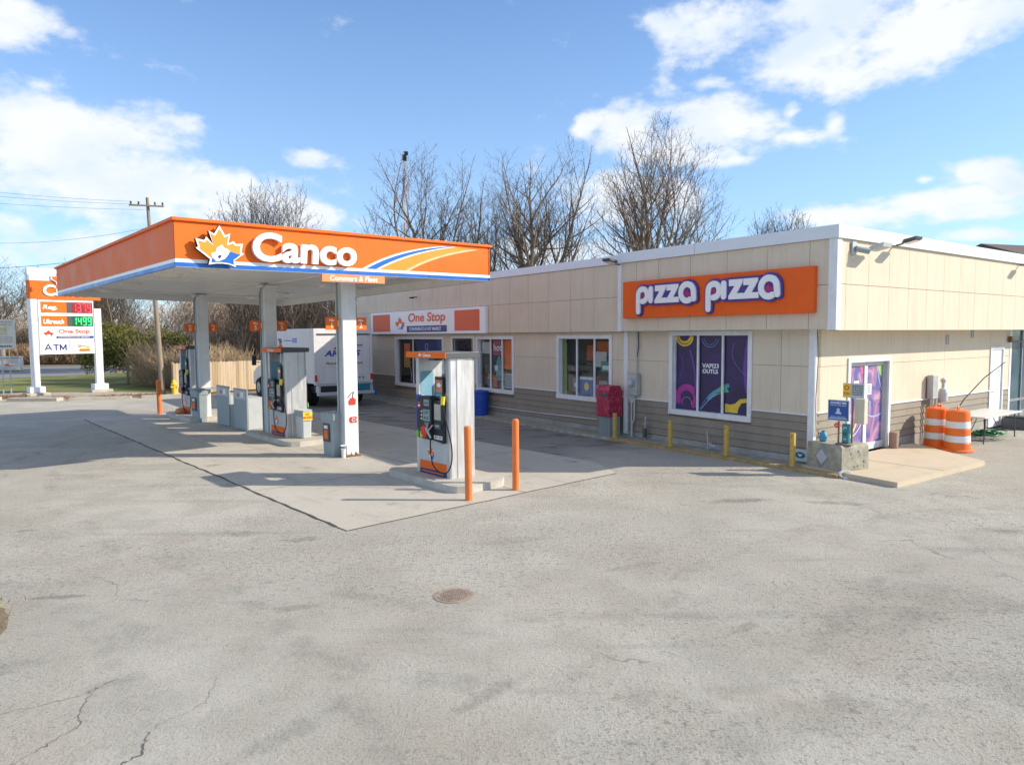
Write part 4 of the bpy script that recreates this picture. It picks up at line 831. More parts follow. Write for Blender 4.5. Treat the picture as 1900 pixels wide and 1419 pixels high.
def c4(mb,x0,x1,z0,z1):
    w=(x1-x0); fr=FY((0,.115,0)); mb.fbox(fr,x0+.004,x1-.004,z0,z1,-.006,0,purple)
    def q(u,v): return (x0+u*w,z0+v*(z1-z0))
    def s(pts,wd,mat,d): mb.stroke(fr,[q(*p) for p in pts],wd,.0005,d,mat)
    def rib(p0,p1,p2,wd,mat,d): s(curve(p0,p1,p2,14),wd,mat,d)
    mag=neon((.40,.03,.28)); yl=neon((.75,.52,.04)); gn=neon((.10,.50,.22)); bl=neon((.10,.35,.75)); pu=neon((.14,.05,.32)); pk=neon((.55,.2,.5))
    s([(a,b) for a,b in [(.04+.13*math.cos(R(t))+.12,.10+.13*math.sin(R(t))*1.1+.06) for t in range(200,-40,-14)]],.16,mag,.001); s([(.16+.07*math.cos(R(t)),.09+.08*math.sin(R(t))) for t in range(200,-20,-16)],.012,pk,.0022)
    s([(.12+.10*math.cos(R(t)),.99+.10*math.sin(R(t))) for t in range(190,350,12)],.13,yl,.0012); s([(.12+.10*math.cos(R(t)),.985+.10*math.sin(R(t))) for t in range(200,340,12)],.03,neon((.25,.2,.02)),.0022)
    rib((.34,.02),(.50,.30),(.60,.30),.012,bl,.0018); rib((.36,.02),(.52,.25),(.66,.26),.010,neon((.5,.75,.9)),.0024); rib((.47,.18),(.58,.30),(.72,.36),.10,neon((.10,.33,.42)),.0013); mb.prism(fr,[q(.56,.27),q(.68,.37),q(.74,.28),q(.70,.27)],.0005,.0015,gn)
    mb.prism(fr,[q(.69,.02),q(.69,.13),q(.76,.12),q(.82,.14),q(.88,.20),q(.99,.22),q(.99,.17),q(.90,.15),q(.86,.08),q(.85,.02)],.0005,.0016,yl)
    s([(.48+.12*math.cos(R(t)),.99+.14*math.sin(R(t))) for t in range(190,350,12)],.012,neon((.2,.3,.6)),.0017); s([(.48+.09*math.cos(R(t)),1.0+.12*math.sin(R(t))) for t in range(195,345,12)],.008,bl,.0019)
    rib((.98,.95),(.90,.6),(.97,.3),.10,pu,.0011); rib((.2,.8),(.3,.5),(.28,.2),.05,pu,.001); rib((.05,.75),(.15,.6),(.05,.4),.05,neon((.06,.04,.2)),.0009); rib((.8,.9),(.7,.7),(.95,.5),.012,neon((.2,.12,.45)),.0014)
    mb.text(fr,'VAPI23',*[x0+w*.375,x0+w*.60],z0+(z1-z0)*.575,z0+(z1-z0)*.635,.002,.0035,whiteclean,off=.02); mb.text(fr,'OUTLS',x0+w*.38,x0+w*.59,z0+(z1-z0)*.505,z0+(z1-z0)*.56,.002,.0035,whiteclean,off=.03)
window(3,WN[3],(.335,.665),c4)
# store entrance door (front, beyond the pump)
mb=MB(); x0,x1,z0,z1=DR; mb.box(x0,x0+.09,-.02,.1,z0,z1,white); mb.box(x1-.09,x1,-.02,.1,z0,z1,white); mb.box(x0+.09,x1-.09,-.02,.1,z1-.09,z1,white); d=mb.build('entrance_door',st)
mb=MB(); mb.box(x0+.09,x1-.09,.05,.08,z0,z0+.15,greymetal); mb.box(x0+.09,x0+.16,.05,.08,z0+.15,z1-.09,greymetal); mb.box(x1-.16,x1-.09,.05,.08,z0+.15,z1-.09,greymetal); mb.build('door_leaf',d)
mb=MB(); mb.box(x0+.16,x1-.16,.06,.066,z0+.15,z1-.09,glass); mb.build('pane',d)
mb=MB(); room(mb,x0+.1,x1-.1,z0,z1); mb.box(x0+.6,x0+.8,.5,.6,z0+.4,z1-.1,GC[2]); mb.build('door_interior',d)
# fascia
def fas(mb,fr,xs,zs,z0,z1,back):
    mb.fbox(fr,xs[0],xs[-1],z0,z1,-back,-.001,creamgap); clad(mb,fr,xs,zs,[],.02,cream,.005,d0=0)
FB=2.915; FT=4.72; GR=3.81; CT=4.98
mb=MB(); xr_=[-5.38,-4.83,-4.07,-3.06,-2.01,-.96,0.02,.44]; fas(mb,FY((0,-.28,0)),xr_,[FB,GR,FT],FB,FT,.2); mb.build('fascia_front',st)
mb=MB(); xl=[XL]+[-21.75+1.01*i for i in range(17)]; xl=[x for x in xl if x<-5.6]+[-5.5]; fas(mb,FY((0,-.13,0)),xl,[FB-.015,GR+.03,FT+.01],FB-.015,FT+.01,.2); mb.build('fascia_front_long',st)
mb=MB(); ys=[-.14,.06]+[.06+.895*i for i in range(1,17)]; fas(mb,FXp((.58,0,0)),ys,[FB-.03,GR+.01,FT],FB-.03,FT,.2); mb.build('fascia_side',st)
mb=MB(); mb.box(.44,.62,-.32,-.14,FB-.02,FT,white); mb.build('corner_board',st,.006)
mb=MB(); mb.box(-5.5,-5.36,-.315,-.14,FB-.0,FT,white); mb.build('corner_board',st,.006)
mb=MB(); mb.box(-5.36,.44,-.28,0.2,FB+.0,FB+.03,soff); mb.box(XL,-5.5,-.13,.2,FB-.01,FB+.02,soff); mb.box(.0,.58,.2,ys[-1],FB,FB+.03,soff); mb.build('soffit',st)
mb=MB(); mb.box(-5.46,.66,-.36,-.1,FT,CT,greymet); mb.box(.40,.66,-.1,ys[-1],FT,CT,greymet)
for x in(-2.9,): mb.box(x-.004,x+.004,-.362,-.358,FT,CT,darkgrey)
mb.build('coping',st,.008)
mb=MB(); mb.box(XL,-5.46,-.20,.05,FT+.012,CT-.02,greymet); mb.build('coping',st,.008)
mb=MB(); roofm=pbr('roof_gravel',(.30,.29,.27),.95,var=.2,bump=.4); mb.box(XL+.05,.5,-.05,9.8,4.55,4.6,roofm); mb.box(XL+.05,XL+.25,.0,9.8,0,4.6,cream); mb.box(XL+.25,-.3,9.6,9.8,0,4.54,cream); mb.box(-.3,.5,9.8,ys[-1],4.55,4.6,roofm); mb.build('roof',st)
# glazed storefront past the side wall
mb=MB(); tealg=pbr('teal_glass',(.03,.09,.13),.12,var=.25,vs=2,spec=.8); alu=pbr('aluminium_frame',(.30,.32,.33),.4,metal=.5)
mb.box(-.1,-.08,10.75,ys[-1],.06,2.915,interior); mb.box(-.05,-.03,10.75,ys[-1],.8,2.9,tealg); mb.box(-.05,-.0,10.75,ys[-1],.72,.80,alu); mb.box(-.05,-.02,10.75,ys[-1],.1,.42,alu); mb.box(-.05,-.03,10.75,ys[-1],.42,.72,tealg); mb.box(-.06,0,10.75,ys[-1],2.5,2.56,darkgrey)
for y in(11.6,12.6,13.6): mb.box(-.06,.005,y,y+.06,.1,2.9,alu)
mb.build('glazed_front',st)
# double door on the side
def vinyl_mat():
    m=bpy.data.materials.new('door_vinyl'); m.use_nodes=True; t=m.node_tree; b=t.nodes['Principled BSDF']; b.inputs['Roughness'].default_value=.25
    tcn=t.nodes.new('ShaderNodeTexCoord'); n=t.nodes.new('ShaderNodeTexNoise'); n.inputs['Scale'].default_value=1.7; n.inputs['Detail'].default_value=2; n.inputs['Distortion'].default_value=1.8; t.links.new(tcn.outputs['Object'],n.inputs['Vector'])
    r=t.nodes.new('ShaderNodeValToRGB'); r.color_ramp.elements[0].position=.28; r.color_ramp.elements[0].color=(.10,.14,.38,1); r.color_ramp.elements[1].position=.75; r.color_ramp.elements[1].color=(.48,.36,.40,1)
    for p,c in((.42,(.13,.12,.34,1)),(.52,(.26,.19,.38,1)),(.60,(.46,.17,.32,1)),(.67,(.45,.35,.55,1))): e_=r.color_ramp.elements.new(p); e_.color=c
    t.links.new(n.outputs[0],r.inputs[0]); t.links.new(r.outputs[0],b.inputs['Base Color']); return m
vm=vinyl_mat()
y0,y1,z0,z1=1.33,3.30,.10,2.28
mb=MB(); w=.11
mb.box(-.02,.03,y0,y0+w,z0,z1,white); mb.box(-.02,.03,y1-w,y1,z0,z1,white); mb.box(-.02,.03,y0+w,y1-w,z1-w,z1,white); mb.box(-.24,-.02,y0+w-.03,y0+w,z0,z1-w,lightgrey); mb.box(-.24,-.02,y1-w,y1-w+.03,z0,z1-w,lightgrey); mb.box(-.24,-.02,y0+w,y1-w,z1-w,z1-w+.03,lightgrey); mb.box(-.25,-.24,y0,y1,z0,z1,interior)
dd=mb.build('double_door',st,.004); frd=FXp((-.10,0,0)); ym=(y0+y1)/2
for a,b,nm in((y0+w,ym-.005,0),(ym+.005,y1-w,1)):
    mb=MB(); k=.06
    mb.fbox(frd,a,b,z0+.01,z0+.17,-.03,.02,white); mb.fbox(frd,a,b,z1-w-.09,z1-w-.005,-.03,.02,lightgrey); mb.fbox(frd,a,a+k,z0+.17,z1-w-.09,-.03,.02,lightgrey if nm==0 else white); mb.fbox(frd,b-k,b,z0+.17,z1-w-.09,-.03,.02,white if nm==0 else lightgrey)
    mb.fbox(frd,a+k,b-k,z0+.17,z1-w-.09,-.012,-.004,vm)
    yl_=neon((.75,.70,.15)); 
    if nm==0:
        mb.stroke(frd,curve((a+.25,.45),(b-.1,.9),(a+.5,1.2)),.05,-.004,-.001,yl_); mb.stroke(frd,curve((a+.15,.42),(b-.2,.5),(b-.08,.85)),.02,-.004,.0,neon((.8,.8,.95))); mb.prism(frd,[(b-.25,2.08),(b-.08,2.08),(b-.14,1.85)],-.004,-.001,neon((.7,.1,.3)))
    else:
        mb.prism(frd,[(b-.3,2.08),(b-.08,2.08),(b-.1,1.8),(b-.2,1.85)],-.004,-.001,neon((.35,.6,.15))); mb.stroke(frd,curve((b-.32,2.08),(b-.25,1.7),(b-.08,1.5)),.02,-.004,.0,neon((.5,.7,.9))); mb.stroke(frd,curve((a+.1,.95),(a+.4,.80),(b-.1,.92)),.025,-.004,.0,neon((.4,.5,.85))); mb.stroke(frd,curve((a+.3,.2),(a+.35,.6),(a+.6,1.2)),.1,-.004,-.002,neon((.42,.20,.36)))
    leaf_=mb.build('door_leaf',dd)
    mb=MB(); yy=b-.09 if nm==0 else a+.09; mb.tube([frd(yy,1.25,.02),frd(yy,1.25,.07),frd(yy,.92,.07),frd(yy,.92,.02)],.014,black if nm==0 else white,8); mb.build('handle',leaf_)
    mb=MB(); 
    if nm==0: mb.fbox(frd,a+.38,a+.60,1.52,1.74,-.003,.003,whiteclean); lines(mb,frd,a+.41,a+.57,1.56,1.70,.003,4,greymetal,3)
    else: mb.fbox(frd,a+.04,a+.25,1.40,1.65,.021,.025,whiteclean); lines(mb,frd,a+.07,a+.22,1.44,1.62,.025,4,greymetal,5)
    mb.build('paper_notice',leaf_)
# white service door
y0,y1,z0,z1=9.15,10.15,.06,2.41
mb=MB(); mb.box(-.02,.03,y0,y0+.08,z0,z1,white); mb.box(-.02,.03,y1-.08,y1,z0,z1,white); mb.box(-.02,.03,y0+.08,y1-.08,z1-.08,z1,white); mb.box(-.05,-.01,y0+.085,y1-.085,z0,z1-.085,whiteclean); sdr=mb.build('service_door',st,.004)
mb=MB(); mb.tube([(.0,y0+.2,1.1),(.05,y0+.2,1.1),(.05,y0+.3,1.1)],.012,galv); mb.build('handle',sdr)
for yy,zz in((6.33,2.64),(7.88,2.80)):
    mb=MB(); 
    for k in(0,.1): mb.fbox(frs,yy-.09+k,yy-.03+k,zz-.12,zz+.12,.021,.05,galv)
    mb.build('wall_vent',st)
mb=MB(); mb.box(.03,.10,10.38,10.48,2.52,2.70,rust); mb.build('small_wall_lamp',st)
# electric meter, conduits on the front
mt_=thing('electric_meter','grey electric meter box with round dial and conduits, right of the pink donation bin','meter',tuple(B(-5.08,0)),BROT)
mb=MB(); mb.box(-.17,.17,-.19,-.03,1.20,1.78,galv); mb.build('meter_box',mt_,.01)
mb=MB(); mb.cyl((-.02,-.19,1.53),(-.02,-.25,1.53),.115,.11,galv,20); mb.cyl((-.02,-.25,1.53),(-.02,-.30,1.53),.08,.06,glassdk if False else lightgrey,20); mb.build('meter_dial',mt_)
mb=MB(); mb.box(-.2,-.0,-.09,-.03,1.0,1.2,lightgrey); mb.build('lower_box',mt_)
for x,za,zb2,dx in((-.1,.06,1.05,.0),(.0,.06,1.0,.08),(.06,1.78,2.90,.0)):
    mb=MB(); mb.tube([(x-dx,-.09,za),(x-dx,-.09,za+.35),(x,-.09,za+.5),(x,-.09,zb2)],.022,lightgrey,8); mb.build('conduit',mt_)
mb=MB(); mb.tube([(.02,-.06,1.78),(.02,-.06,2.1),(.08,-.06,2.3),(.12,-.06,2.5),(.1,-.06,2.9)],.012,black,6); mb.build('cable',mt_)
mb=MB(); mb.tube([(.0,0,0),(0,0,.3),(.01,0,.62)],.02,galv,8); mb.box(-.05,.05,-.04,.03,.05,.3,darkgrey); mb.cyl((-.06,0,.42),(.06,0,.42),.02,.02,galv,8); tag(mb.build('standpipe',None,loc=tuple(B(-4.62,-.16,.06)),rotz=BROT),'short grey standpipe by the siding between the meter and the purple window','pipe')
mb=MB(); mb.tube([(-.12,.12,.42),(-.05,.08,.2),(0,.0,.10),(0,0,0)],.02,galv,8); mb.tube([(0,0,.12),(.1,0,.13),(.2,-.03,.12)],.025,galv,8); mb.cyl((.08,0,.08),(.08,0,.19),.03,.03,galv,10); mb.box(.15,.25,-.05,.02,.1,.14,lightgrey); tag(mb.build('gas_valve',None,loc=tuple(B(-2.55,-.22,.06)),rotz=BROT),'small galvanised valve with bent pipe under the purple window','valve')
mb=MB(); mb.fbox(FY((0,0,0)),0,.36,0,.26,0,.01,lightgrey); mb.prism(FY(),[(.18+.12*math.cos(a),.13+.07*math.sin(a)) for a in [i*math.pi/9 for i in range(18)]],.01,.013,pbr('teal_dark',(.01,.12,.2),.5)); mb.prism(FY(),[(.12,.16),(.18,.09),(.24,.16),(.18,.14)],.013,.015,whiteclean)
tag(mb.build('wall_plaque',None,loc=tuple(B(-.42,-.06,.1)),rotz=BROT),'small grey plaque with a dark teal oval low on the wall corner','plaque')
# ------------------------------------------------------------------ signs on the store
ps_=thing('pizza_sign','wide orange wall sign with two white words outlined in purple','sign',tuple(B(-2.49,-.30,3.725)),BROT)
mb=MB(); mb.box(-2.69,2.69,-.14,0,-.475,.475,pbr('sign_orange_red',(.84,.125,.012),.45,spec=.25,var=.05,dirt=.12,dirtcol=(.5,.12,.04))); mb.build('sign_box',ps_,.012)
pz=pbr('sign_purple',(.075,.04,.26),.4,var=.05); pzr=pbr('sign_magenta',(.38,.02,.16),.4)
def pizza(mb,fr,x,y,w,d0,d1,mat,stepz=.0008):
    k=[0]
    def st_(pts,caps=True):
        k[0]+=1; mb.stroke(fr,[(x+a,y+b) for a,b in pts],w,d0,d1+k[0]*stepz,mat,caps)
    def poly(pts):
        k[0]+=1; mb.prism(fr,[(x+a,y+b) for a,b in pts],d0,d1+k[0]*stepz,mat)
    h=w/2
    st_([(.03,-.25),(.03,.10)]+arc(.185,.165,.155,180,-92,22,.155)+[(.17,.01)])
    st_([(.46,.02),(.46,.31)])
    for zx in(.62,1.0):
        e=(w-.11)/2; a,b=zx-e,zx+.33+e; t_,bo=.37+e,-.04-e
        poly([(a,t_),(b,t_),(b,t_-w*.5),(zx+.175+e,.06+e),(b+.02,.06+e),(b+.02,bo),(a-.01,bo),(a-.01,bo+w*.55),(zx+.15-e,.255-e),(a,.255-e)])
    st_(arc(1.61,.165,.185,-60,-300,22,.195)+arc(1.64,.165,.165,62,2,8,.19)+[(1.815,.01)])
fr=FY((0,-.14,0))
def word(x,y,sx,seed):
    f2=Fr(fr.o+Vector((x,0,y)),(sx,0,0),(0,0,1),(0,-1,0))
    mb=MB(); pizza(mb,f2,0,0,.24,.001,.05,pz,.0007); mb.prism(f2,[(.1,0),(1.8,0),(1.8,.30),(.1,.30)],.001,.049,pz); mb.build('letter_backing',ps_)
    mb=MB(); pizza(mb,f2,0,0,.14,.051,.085,whiteclean,.0006); mb.build('lettering',ps_)
    mb=MB(); mb.prism(f2,pl2(LEAF,.20,.19,1.60,.055),.0575,.066,pzr); mb.prism(f2,[(.185+.06*math.cos(a),.16+.065*math.sin(a)) for a in [i*math.pi/8 for i in range(16)]],.0575,.066,pzr); mb.build('leaf_emblem',ps_)
word(-2.10,-.07,1.0,1); word(.10,-.07,1.0,2)
os_=thing('store_name_sign','long white wall sign with two orange squares and red store name over the entrance','sign',tuple(B(-16.45,-.16,3.36)),BROT)
mb=MB(); mb.box(-4.55,4.55,-.12,0,-.47,.46,whiteclean); mb.build('sign_box',os_,.01)
fr=FY((0,-.12,0)); osq=pbr('square_orange_red',(.72,.10,.02),.4,var=.04)
mb=MB(); mb.fbox(fr,-4.34,-2.66,-.37,.36,.001,.006,osq); mb.build('orange_square',os_); mb=MB(); mb.fbox(fr,2.55,4.2,-.37,.37,.001,.006,osq); mb.build('orange_square',os_)
mb=MB(); logo(mb,fr,.78,.62,-1.75,-.33,.001,.004,inner=orange); mb.build('leaf_emblem',os_)
mb=MB(); mb.text(fr,'One Stop',-1.02,1.9,-.10,.36,.001,.008,pbr('sign_red_orange',(.75,.10,.03),.4),off=.025,shear=.1); mb.build('lettering',os_)
mb=MB(); mb.fbox(fr,-1.15,2.0,-.40,-.15,.001,.006,navy); mb.text(fr,'CONVENIENCE & FAST MARKET',-.95,1.6,-.34,-.21,.006,.009,whiteclean,off=.01); mb.build('tagline_strip',os_)
# floodlights
def flood(loc,rot,label,arms):
    t=thing('floodlight',label,'floodlight',loc,rot,'floodlights along the roof edge')
    t.scale=(.85,.85,.85); mb=MB(); mb.tube([(0,.02,0),(0,-.14,.02),(0,-.22,.05)],.022,darkgrey,8); mb.build('bracket',t)
    mb=MB(); mb.prism(Fr((-.17,-.22,.07),(0,-1,0),(0,0,1),(1,0,0)),[(0,-.04),(.34,.03),(.36,.10),(.05,.05)],0,.34,darkgrey); mb.build('lamp_head',t,.006)
    mb=MB(); mb.prism(Fr((-.14,-.24,.022),(0,-1,0),(0,0,1),(1,0,0)),[(0.02,-.012),(.30,.046),(.30,.05),(.02,-.006)],0,.28,lens); mb.build('lamp_lens',t)
    return t
flood(tuple(B(-5.42,-.34,4.68)),BROT,'dark flat floodlight where the long fascia meets the pizza section',0)
BS=BROT+math.pi/2
flood(tuple(B(.64,2.0,4.72)),BS,'flat floodlight further along the sunny side, past the security camera',0)
flood(tuple(B(.64,9.2,4.68)),BS,'floodlight at the right edge of the sunny side wall',0)
t=thing('security_light','white security camera with twin flood heads at the building corner','security light',tuple(B(.62,.28,4.52)),BS,None)
mb=MB(); mb.box(-.08,.08,-.03,0,-.10,.16,lightgrey); mb.build('mount_plate',t); mb=MB(); mb.cyl((0,-.05,.02),(.2,-.22,-.04),.06,.06,greymetal,14); mb.build('camera_body',t,.005)
mb=MB(); mb.prism(Fr((.35,-.12,.02),(0,-1,0),(0,0,1),(1,0,0)),[(0,-.03),(.3,.03),(.32,.12),(.04,.06)],0,.34,lightgrey); mb.build('lamp_head',t,.006); mb=MB(); mb.tube([(.05,-.05,.0),(.3,-.12,.03),(.42,-.15,.03)],.02,greymetal,8); mb.build('arm',t)
mb=MB(); mb.tube([(-3.5,-.03,0),(-3.5,-.18,.0),(-3.5,-.24,-.03)],.02,black,6); mb.box(-3.56,-3.44,-.36,-.2,-.06,-.0,black); o=mb.build('soffit_camera',None,loc=tuple(B(-13.4,-.14,4.35)),rotz=BROT); tag(o,'small dark camera on the long fascia near the canopy edge','camera')
# ------------------------------------------------------------------ objects by the building
# donation bin
t=thing('donation_bin','pink-red plastic bin with hooded top on a grey ribbed base by the wall','bin',tuple(B(-5.72,-.36,.06)),BROT); t.scale=(.88,.9,1.06)
pink=pbr('pink_plastic',(.40,.010,.055),.5,var=.12,vs=6,dirt=.6,dirtcol=(.55,.3,.35),ds=9)
mb=MB(); mb.prism(Fr((-.33,0,0),(0,1,0),(0,0,1),(-1,0,0)),[(-.28,.50),(.28,.50),(.28,1.16),(.18,1.30),(-.20,1.30),(-.30,1.18)],-.56,-.02,pink); mb.build('bin_body',t,.03)
mb=MB(); mb.prism(FZ(),[(-.32,-.30),(.25,-.30),(.25,.30),(-.32,.30)],1.12,1.17,pink); mb.fbox(FY((0,-.29,0)),-.2,.2,1.02,1.10,0,.02,darkgrey); mb.build('hood',t,.012)
mb=MB(); mb.box(-.27,.20,-.22,.22,0,.50,greymetal)
for k in range(8): mb.box(-.26+.06*k,-.235+.06*k,-.235,-.221,.02,.48,greymetal)
for k in range(7): mb.box(.201,.215,-.2+.06*k,-.175+.06*k,.02,.48,greymetal)
mb.build('grey_base',t)
t=thing('blue_drum','blue plastic drum standing against the long front wall','drum',tuple(B(-12.15,-.36,.06)),BROT)
bl_=pbr('blue_plastic',(.012,.07,.42),.4,var=.1)
mb=MB(); mb.lathe((0,0,0),[(.26,0),(.28,.02),(.29,.25),(.285,.27),(.29,.29),(.30,.55),(.295,.57),(.30,.59),(.30,.78)],bl_,n=24); mb.build('drum_body',t); mb=MB(); mb.lathe((0,0,0),[(.315,.77),(.32,.80),(.30,.84),(.1,.87),(.005,.88)],bl_,n=24); mb.build('lid',t)
# yellow posts
ypos=[(-5.25,-.645,'yellow steel post right beside the pink bin'),(-3.34,-.645,'yellow steel post just left of the purple window'),(-1.70,-.645,'yellow steel post below the right half of the purple window'),(-.06,-.645,'yellow steel post nearest the concrete block')]
for i,(x,y,l) in enumerate(ypos):
    mb=MB(); h=[.66,.66,.70,.70][i]; w=.047; mb.prism(FZ(),[(-w,-.035),(-w+.02,-w),(w-.02,-w),(w,-.035),(w,.035),(-w,.035)],0,h,yellow); mb.prism(FY((0,-w,0)),[(-.012,h-.09),(.012,h-.09),(.012,h-.06),(-.012,h-.06)],.0005,.003,darkgrey); mb.box(-.11,.11,-.10,.10,0,.008,ykm)
    tag(mb.build('steel_post',None,.008,loc=tuple(B(x,y,.076)),rotz=BROT),l,'post','yellow posts along the kerb')
# concrete block with things on it
t=thing('concrete_block','big weathered concrete barrier block with a white diamond sign on its face','concrete block',tuple(B(.60,-.08,.062)),BROT-.21)
# block corners found in store frame: front face x .14-.95, depth .75
mb=MB(); mb.prism(FY((-.0,-.36,0)),[(-.45,0),(.40,0),(.41,.05),(.40,.51),(.36,.55),(-.42,.55),(-.45,.52)],-.75,0,concold); blk=mb.build('block_body',t,.025)
mb=MB(); fr=FY((.08,-.36,-.03)); mb.prism(fr,[(-.16,.10),(.02,.30),(-.16,.50),(-.34,.30)],.001,.012,pbr('diamond_grey',(.48,.48,.50),.5,var=.05)); mb.stroke(fr,[(-.16,.12),(0,.30),(-.16,.48),(-.32,.30)],.012,.012,.014,darkgrey,closed=True); mb.build('diamond_plate',t)
mb=MB(); 
for k in range(9):
    a=rnd.uniform(-.30,.28); zz=rnd.uniform(.0,.40); s_=rnd.uniform(.02,.06)
    mb.box(.398,.412+rnd.uniform(0,.012),a+.0,a+s_*1.6,zz,zz+s_,concold if k%3 else plinthm)
mb.build('broken_edge',t)
BT=.062+.552
def OB(x,y): return B(x,y,BT)
t=thing('info_sign','blue notice board on a stake standing on the concrete block','sign',tuple(OB(.74,-.34)),BROT)
sb=pbr('notice_blue',(.02,.085,.32),.4,var=.08)
mb=MB(); mb.box(-.22,.22,-.02,.0,.47,.89,white); mb.box(-.205,.205,-.024,-.0205,.485,.875,sb); mb.build('board',t)
mb=MB(); fr=FY((0,-.024,.11)); mb.text(fr,'AVAILABLE HERE',-.17,.17,.70,.745,.0,.003,whiteclean,off=.02); mb.text(fr,'Fill your tank today',-.16,.16,.655,.685,.0,.003,whiteclean,off=.0); mb.prism(fr,[(-.06,.50),(.07,.50),(.05,.54),(.03,.55),(.03,.60),(0,.62),(-.03,.60),(-.03,.55),(-.05,.53)],0,.003,pbr('pale_blue',(.5,.6,.72),.5)); mb.fbox(fr,-.18,.18,.40,.42,0,.003,pbr('pale_blue',(.5,.6,.72),.5)); mb.text(fr,'EXCHANGE',-.15,.15,.43,.46,0,.003,pbr('pale_blue',(.5,.6,.72),.5),off=.0); mb.build('printing',t)
mb=MB(); mb.box(-.015,.015,.001,.02,.0,.5,wood); mb.build('stake',t)
t=thing('notice_sign','white notice board with a yellow square, above and behind the blue board','sign',tuple(OB(.90,-.14)),BROT)
mb=MB(); mb.box(-.19,.24,-.01,.01,.93,1.22,lightgrey); mb.build('board',t); mb=MB(); fr=FY((0,-.01,.14)); mb.fbox(fr,-.185,-.03,.80,1.075,.0005,.004,yel2); mb.text(fr,'PUSH',-.17,-.045,.84,.90,.004,.006,red,off=.02); mb.stroke(fr,arc(-.11,.99,.04,0,340,12),.02,.004,.007,red); lines(mb,fr,-.0,.22,.84,1.05,.0005,5,darkgrey,9); mb.build('printing',t)
mb=MB(); mb.box(.05,.25,.0,.14,.42,.92,pbr('cream_box',(.62,.56,.42),.6,var=.06)); mb.box(-.02,.02,.011,.04,0,.93,wood); mb.build('back_post',t,.01)
t=thing('paper_towel_can','tall teal can with printed panel on the concrete block','can',tuple(OB(.87,-.28)),BROT)
teal=pbr('teal_plastic',(.02,.22,.24),.35,var=.08)
mb=MB(); mb.box(-.07,.07,-.045,.045,0.03,.42,teal); mb.build('can_body',t,.02); mb=MB(); fr=FY((0,-.045,0)); mb.stroke(fr,arc(0,.22,.03,0,350,12),.012,.001,.004,black); mb.stroke(fr,arc(0,.32,.03,20,200,12),.012,.001,.004,whiteclean); mb.fbox(fr,-.03,.03,.10,.13,.001,.003,lightgrey); mb.build('printing',t)
mb=MB(); mb.lathe((0,0,0),[(.15,0),(.17,.012),(.14,.03),(.01,.032)],pbr('brown_tray',(.22,.15,.12),.6),n=20); tag(mb.build('round_tray',None,loc=tuple(OB(.84,-.27))),'flat brown round tray under the teal can','tray')
bpos=OB(.36,-.22)
t=thing('blue_jug','small light blue jug on the left end of the concrete block','jug',tuple(bpos),BROT); lb=pbr('light_blue',(.06,.27,.42),.35,var=.25,vs=20)
mb=MB(); mb.lathe((0,0,0),[(.05,0),(.075,.02),(.08,.12),(.06,.17),(.035,.20),(.035,.23),(.005,.235)],lb,n=18); mb.build('jug_body',t); mb=MB(); mb.tube([(-.07,0,.06),(-.12,0,.09),(-.11,0,.16),(-.05,0,.17)],.012,darkgrey,8); mb.build('handle',t)
mb=MB(); mb.tube([(0,0,0),(.0,0,.8),(.03,0,1.6),(.01,.02,2.3)],.008,black,6); tag(mb.build('hanging_cable',None,loc=tuple(B(.03,.03,.65))),'thin dark cable running down the white corner board','cable')
mb=MB(); fr=FY(); mb.prism(fr,[(.05*math.cos(a)*(1.15 if k%2 else .95),.05*math.sin(a)) for k,a in enumerate([i*math.pi/7 for i in range(14)])],0,.02,pbr('bright_red_plate',(.75,.06,.03),.5)); mb.stroke(fr,[(-.02,-.01),(0,.015),(.02,-.01)],.008,.02,.023,whiteclean); mb.stroke(fr,[(0,.05),(.0,.10)],.003,.0,.004,darkgrey); tag(mb.build('red_tag',None,loc=tuple(OB(.72,-.355)+Vector((0,0,.38))),rotz=BROT),'small round red tag hanging below the blue notice board','tag')
mb=MB()
for k in range(5):
    pts=[((.10+.008*k)*math.cos(a)+.012*k,.05*math.sin(a)-.01*k,(.055+.004*k)*math.sin(a)+.01*math.sin(3*a+k)) for a in [i*math.pi/10 for i in range(21)]]; mb.tube(pts,.006,whiteclean,6)
tag(mb.build('wire_coil',None,loc=(6.50,13.60,.07)),'coil of white wire lying on the asphalt at the foot of the concrete block','coil')
mb=MB(); mb.lathe((0,0,0),[(.085,0),(.10,.03),(.10,.36),(.095,.38),(.005,.39)],pbr('brown_pier',(.34,.22,.16),.8,var=.2,vs=20,aniso=(4,4,.4)),n=16); tag(mb.build('stub_post',None,loc=tuple(B(.16,3.22,.1))),'short brown ribbed stub post at the right foot of the double door','post')
# gas meter on side wall
t=thing('gas_meter','grey gas meter with pipes and a tall box on the sunny side wall','gas meter',tuple(B(.02,5.38,0)),BS)
mb=MB(); mb.box(-.22,.06,-.16,-.01,1.15,1.75,galv); mb.build('meter_box',t,.01)
mb=MB(); mb.lathe((.26,-.2,1.05),[(.08,0),(.11,.05),(.11,.25),(.09,.33),(.04,.36),(.04,.5),(.07,.52),(.07,.58),(.02,.62)],lightgrey,n=16); mb.build('regulator',t)
for x,z1_ in((-.25,1.15),(-.15,1.15),(.02,1.15),(.2,1.1),(.32,1.1)):
    mb=MB(); mb.tube([(x,-.12,.1),(x,-.12,.6),(x+.01,-.12,z1_)],.022,galv,8); mb.build('pipe',t)
mb=MB(); mb.tube([(0,0,0),(.25,-.1,.50),(.65,-.25,1.05),(1.15,-.3,1.45)],[.014,.014,.013,.010],darkgrey,6); tag(mb.build('bent_rod',None,loc=tuple(B(.30,6.0,.62)),rotz=BROT+1.0),'long thin dark rod leaning up to the right from behind the traffic drums','rod')
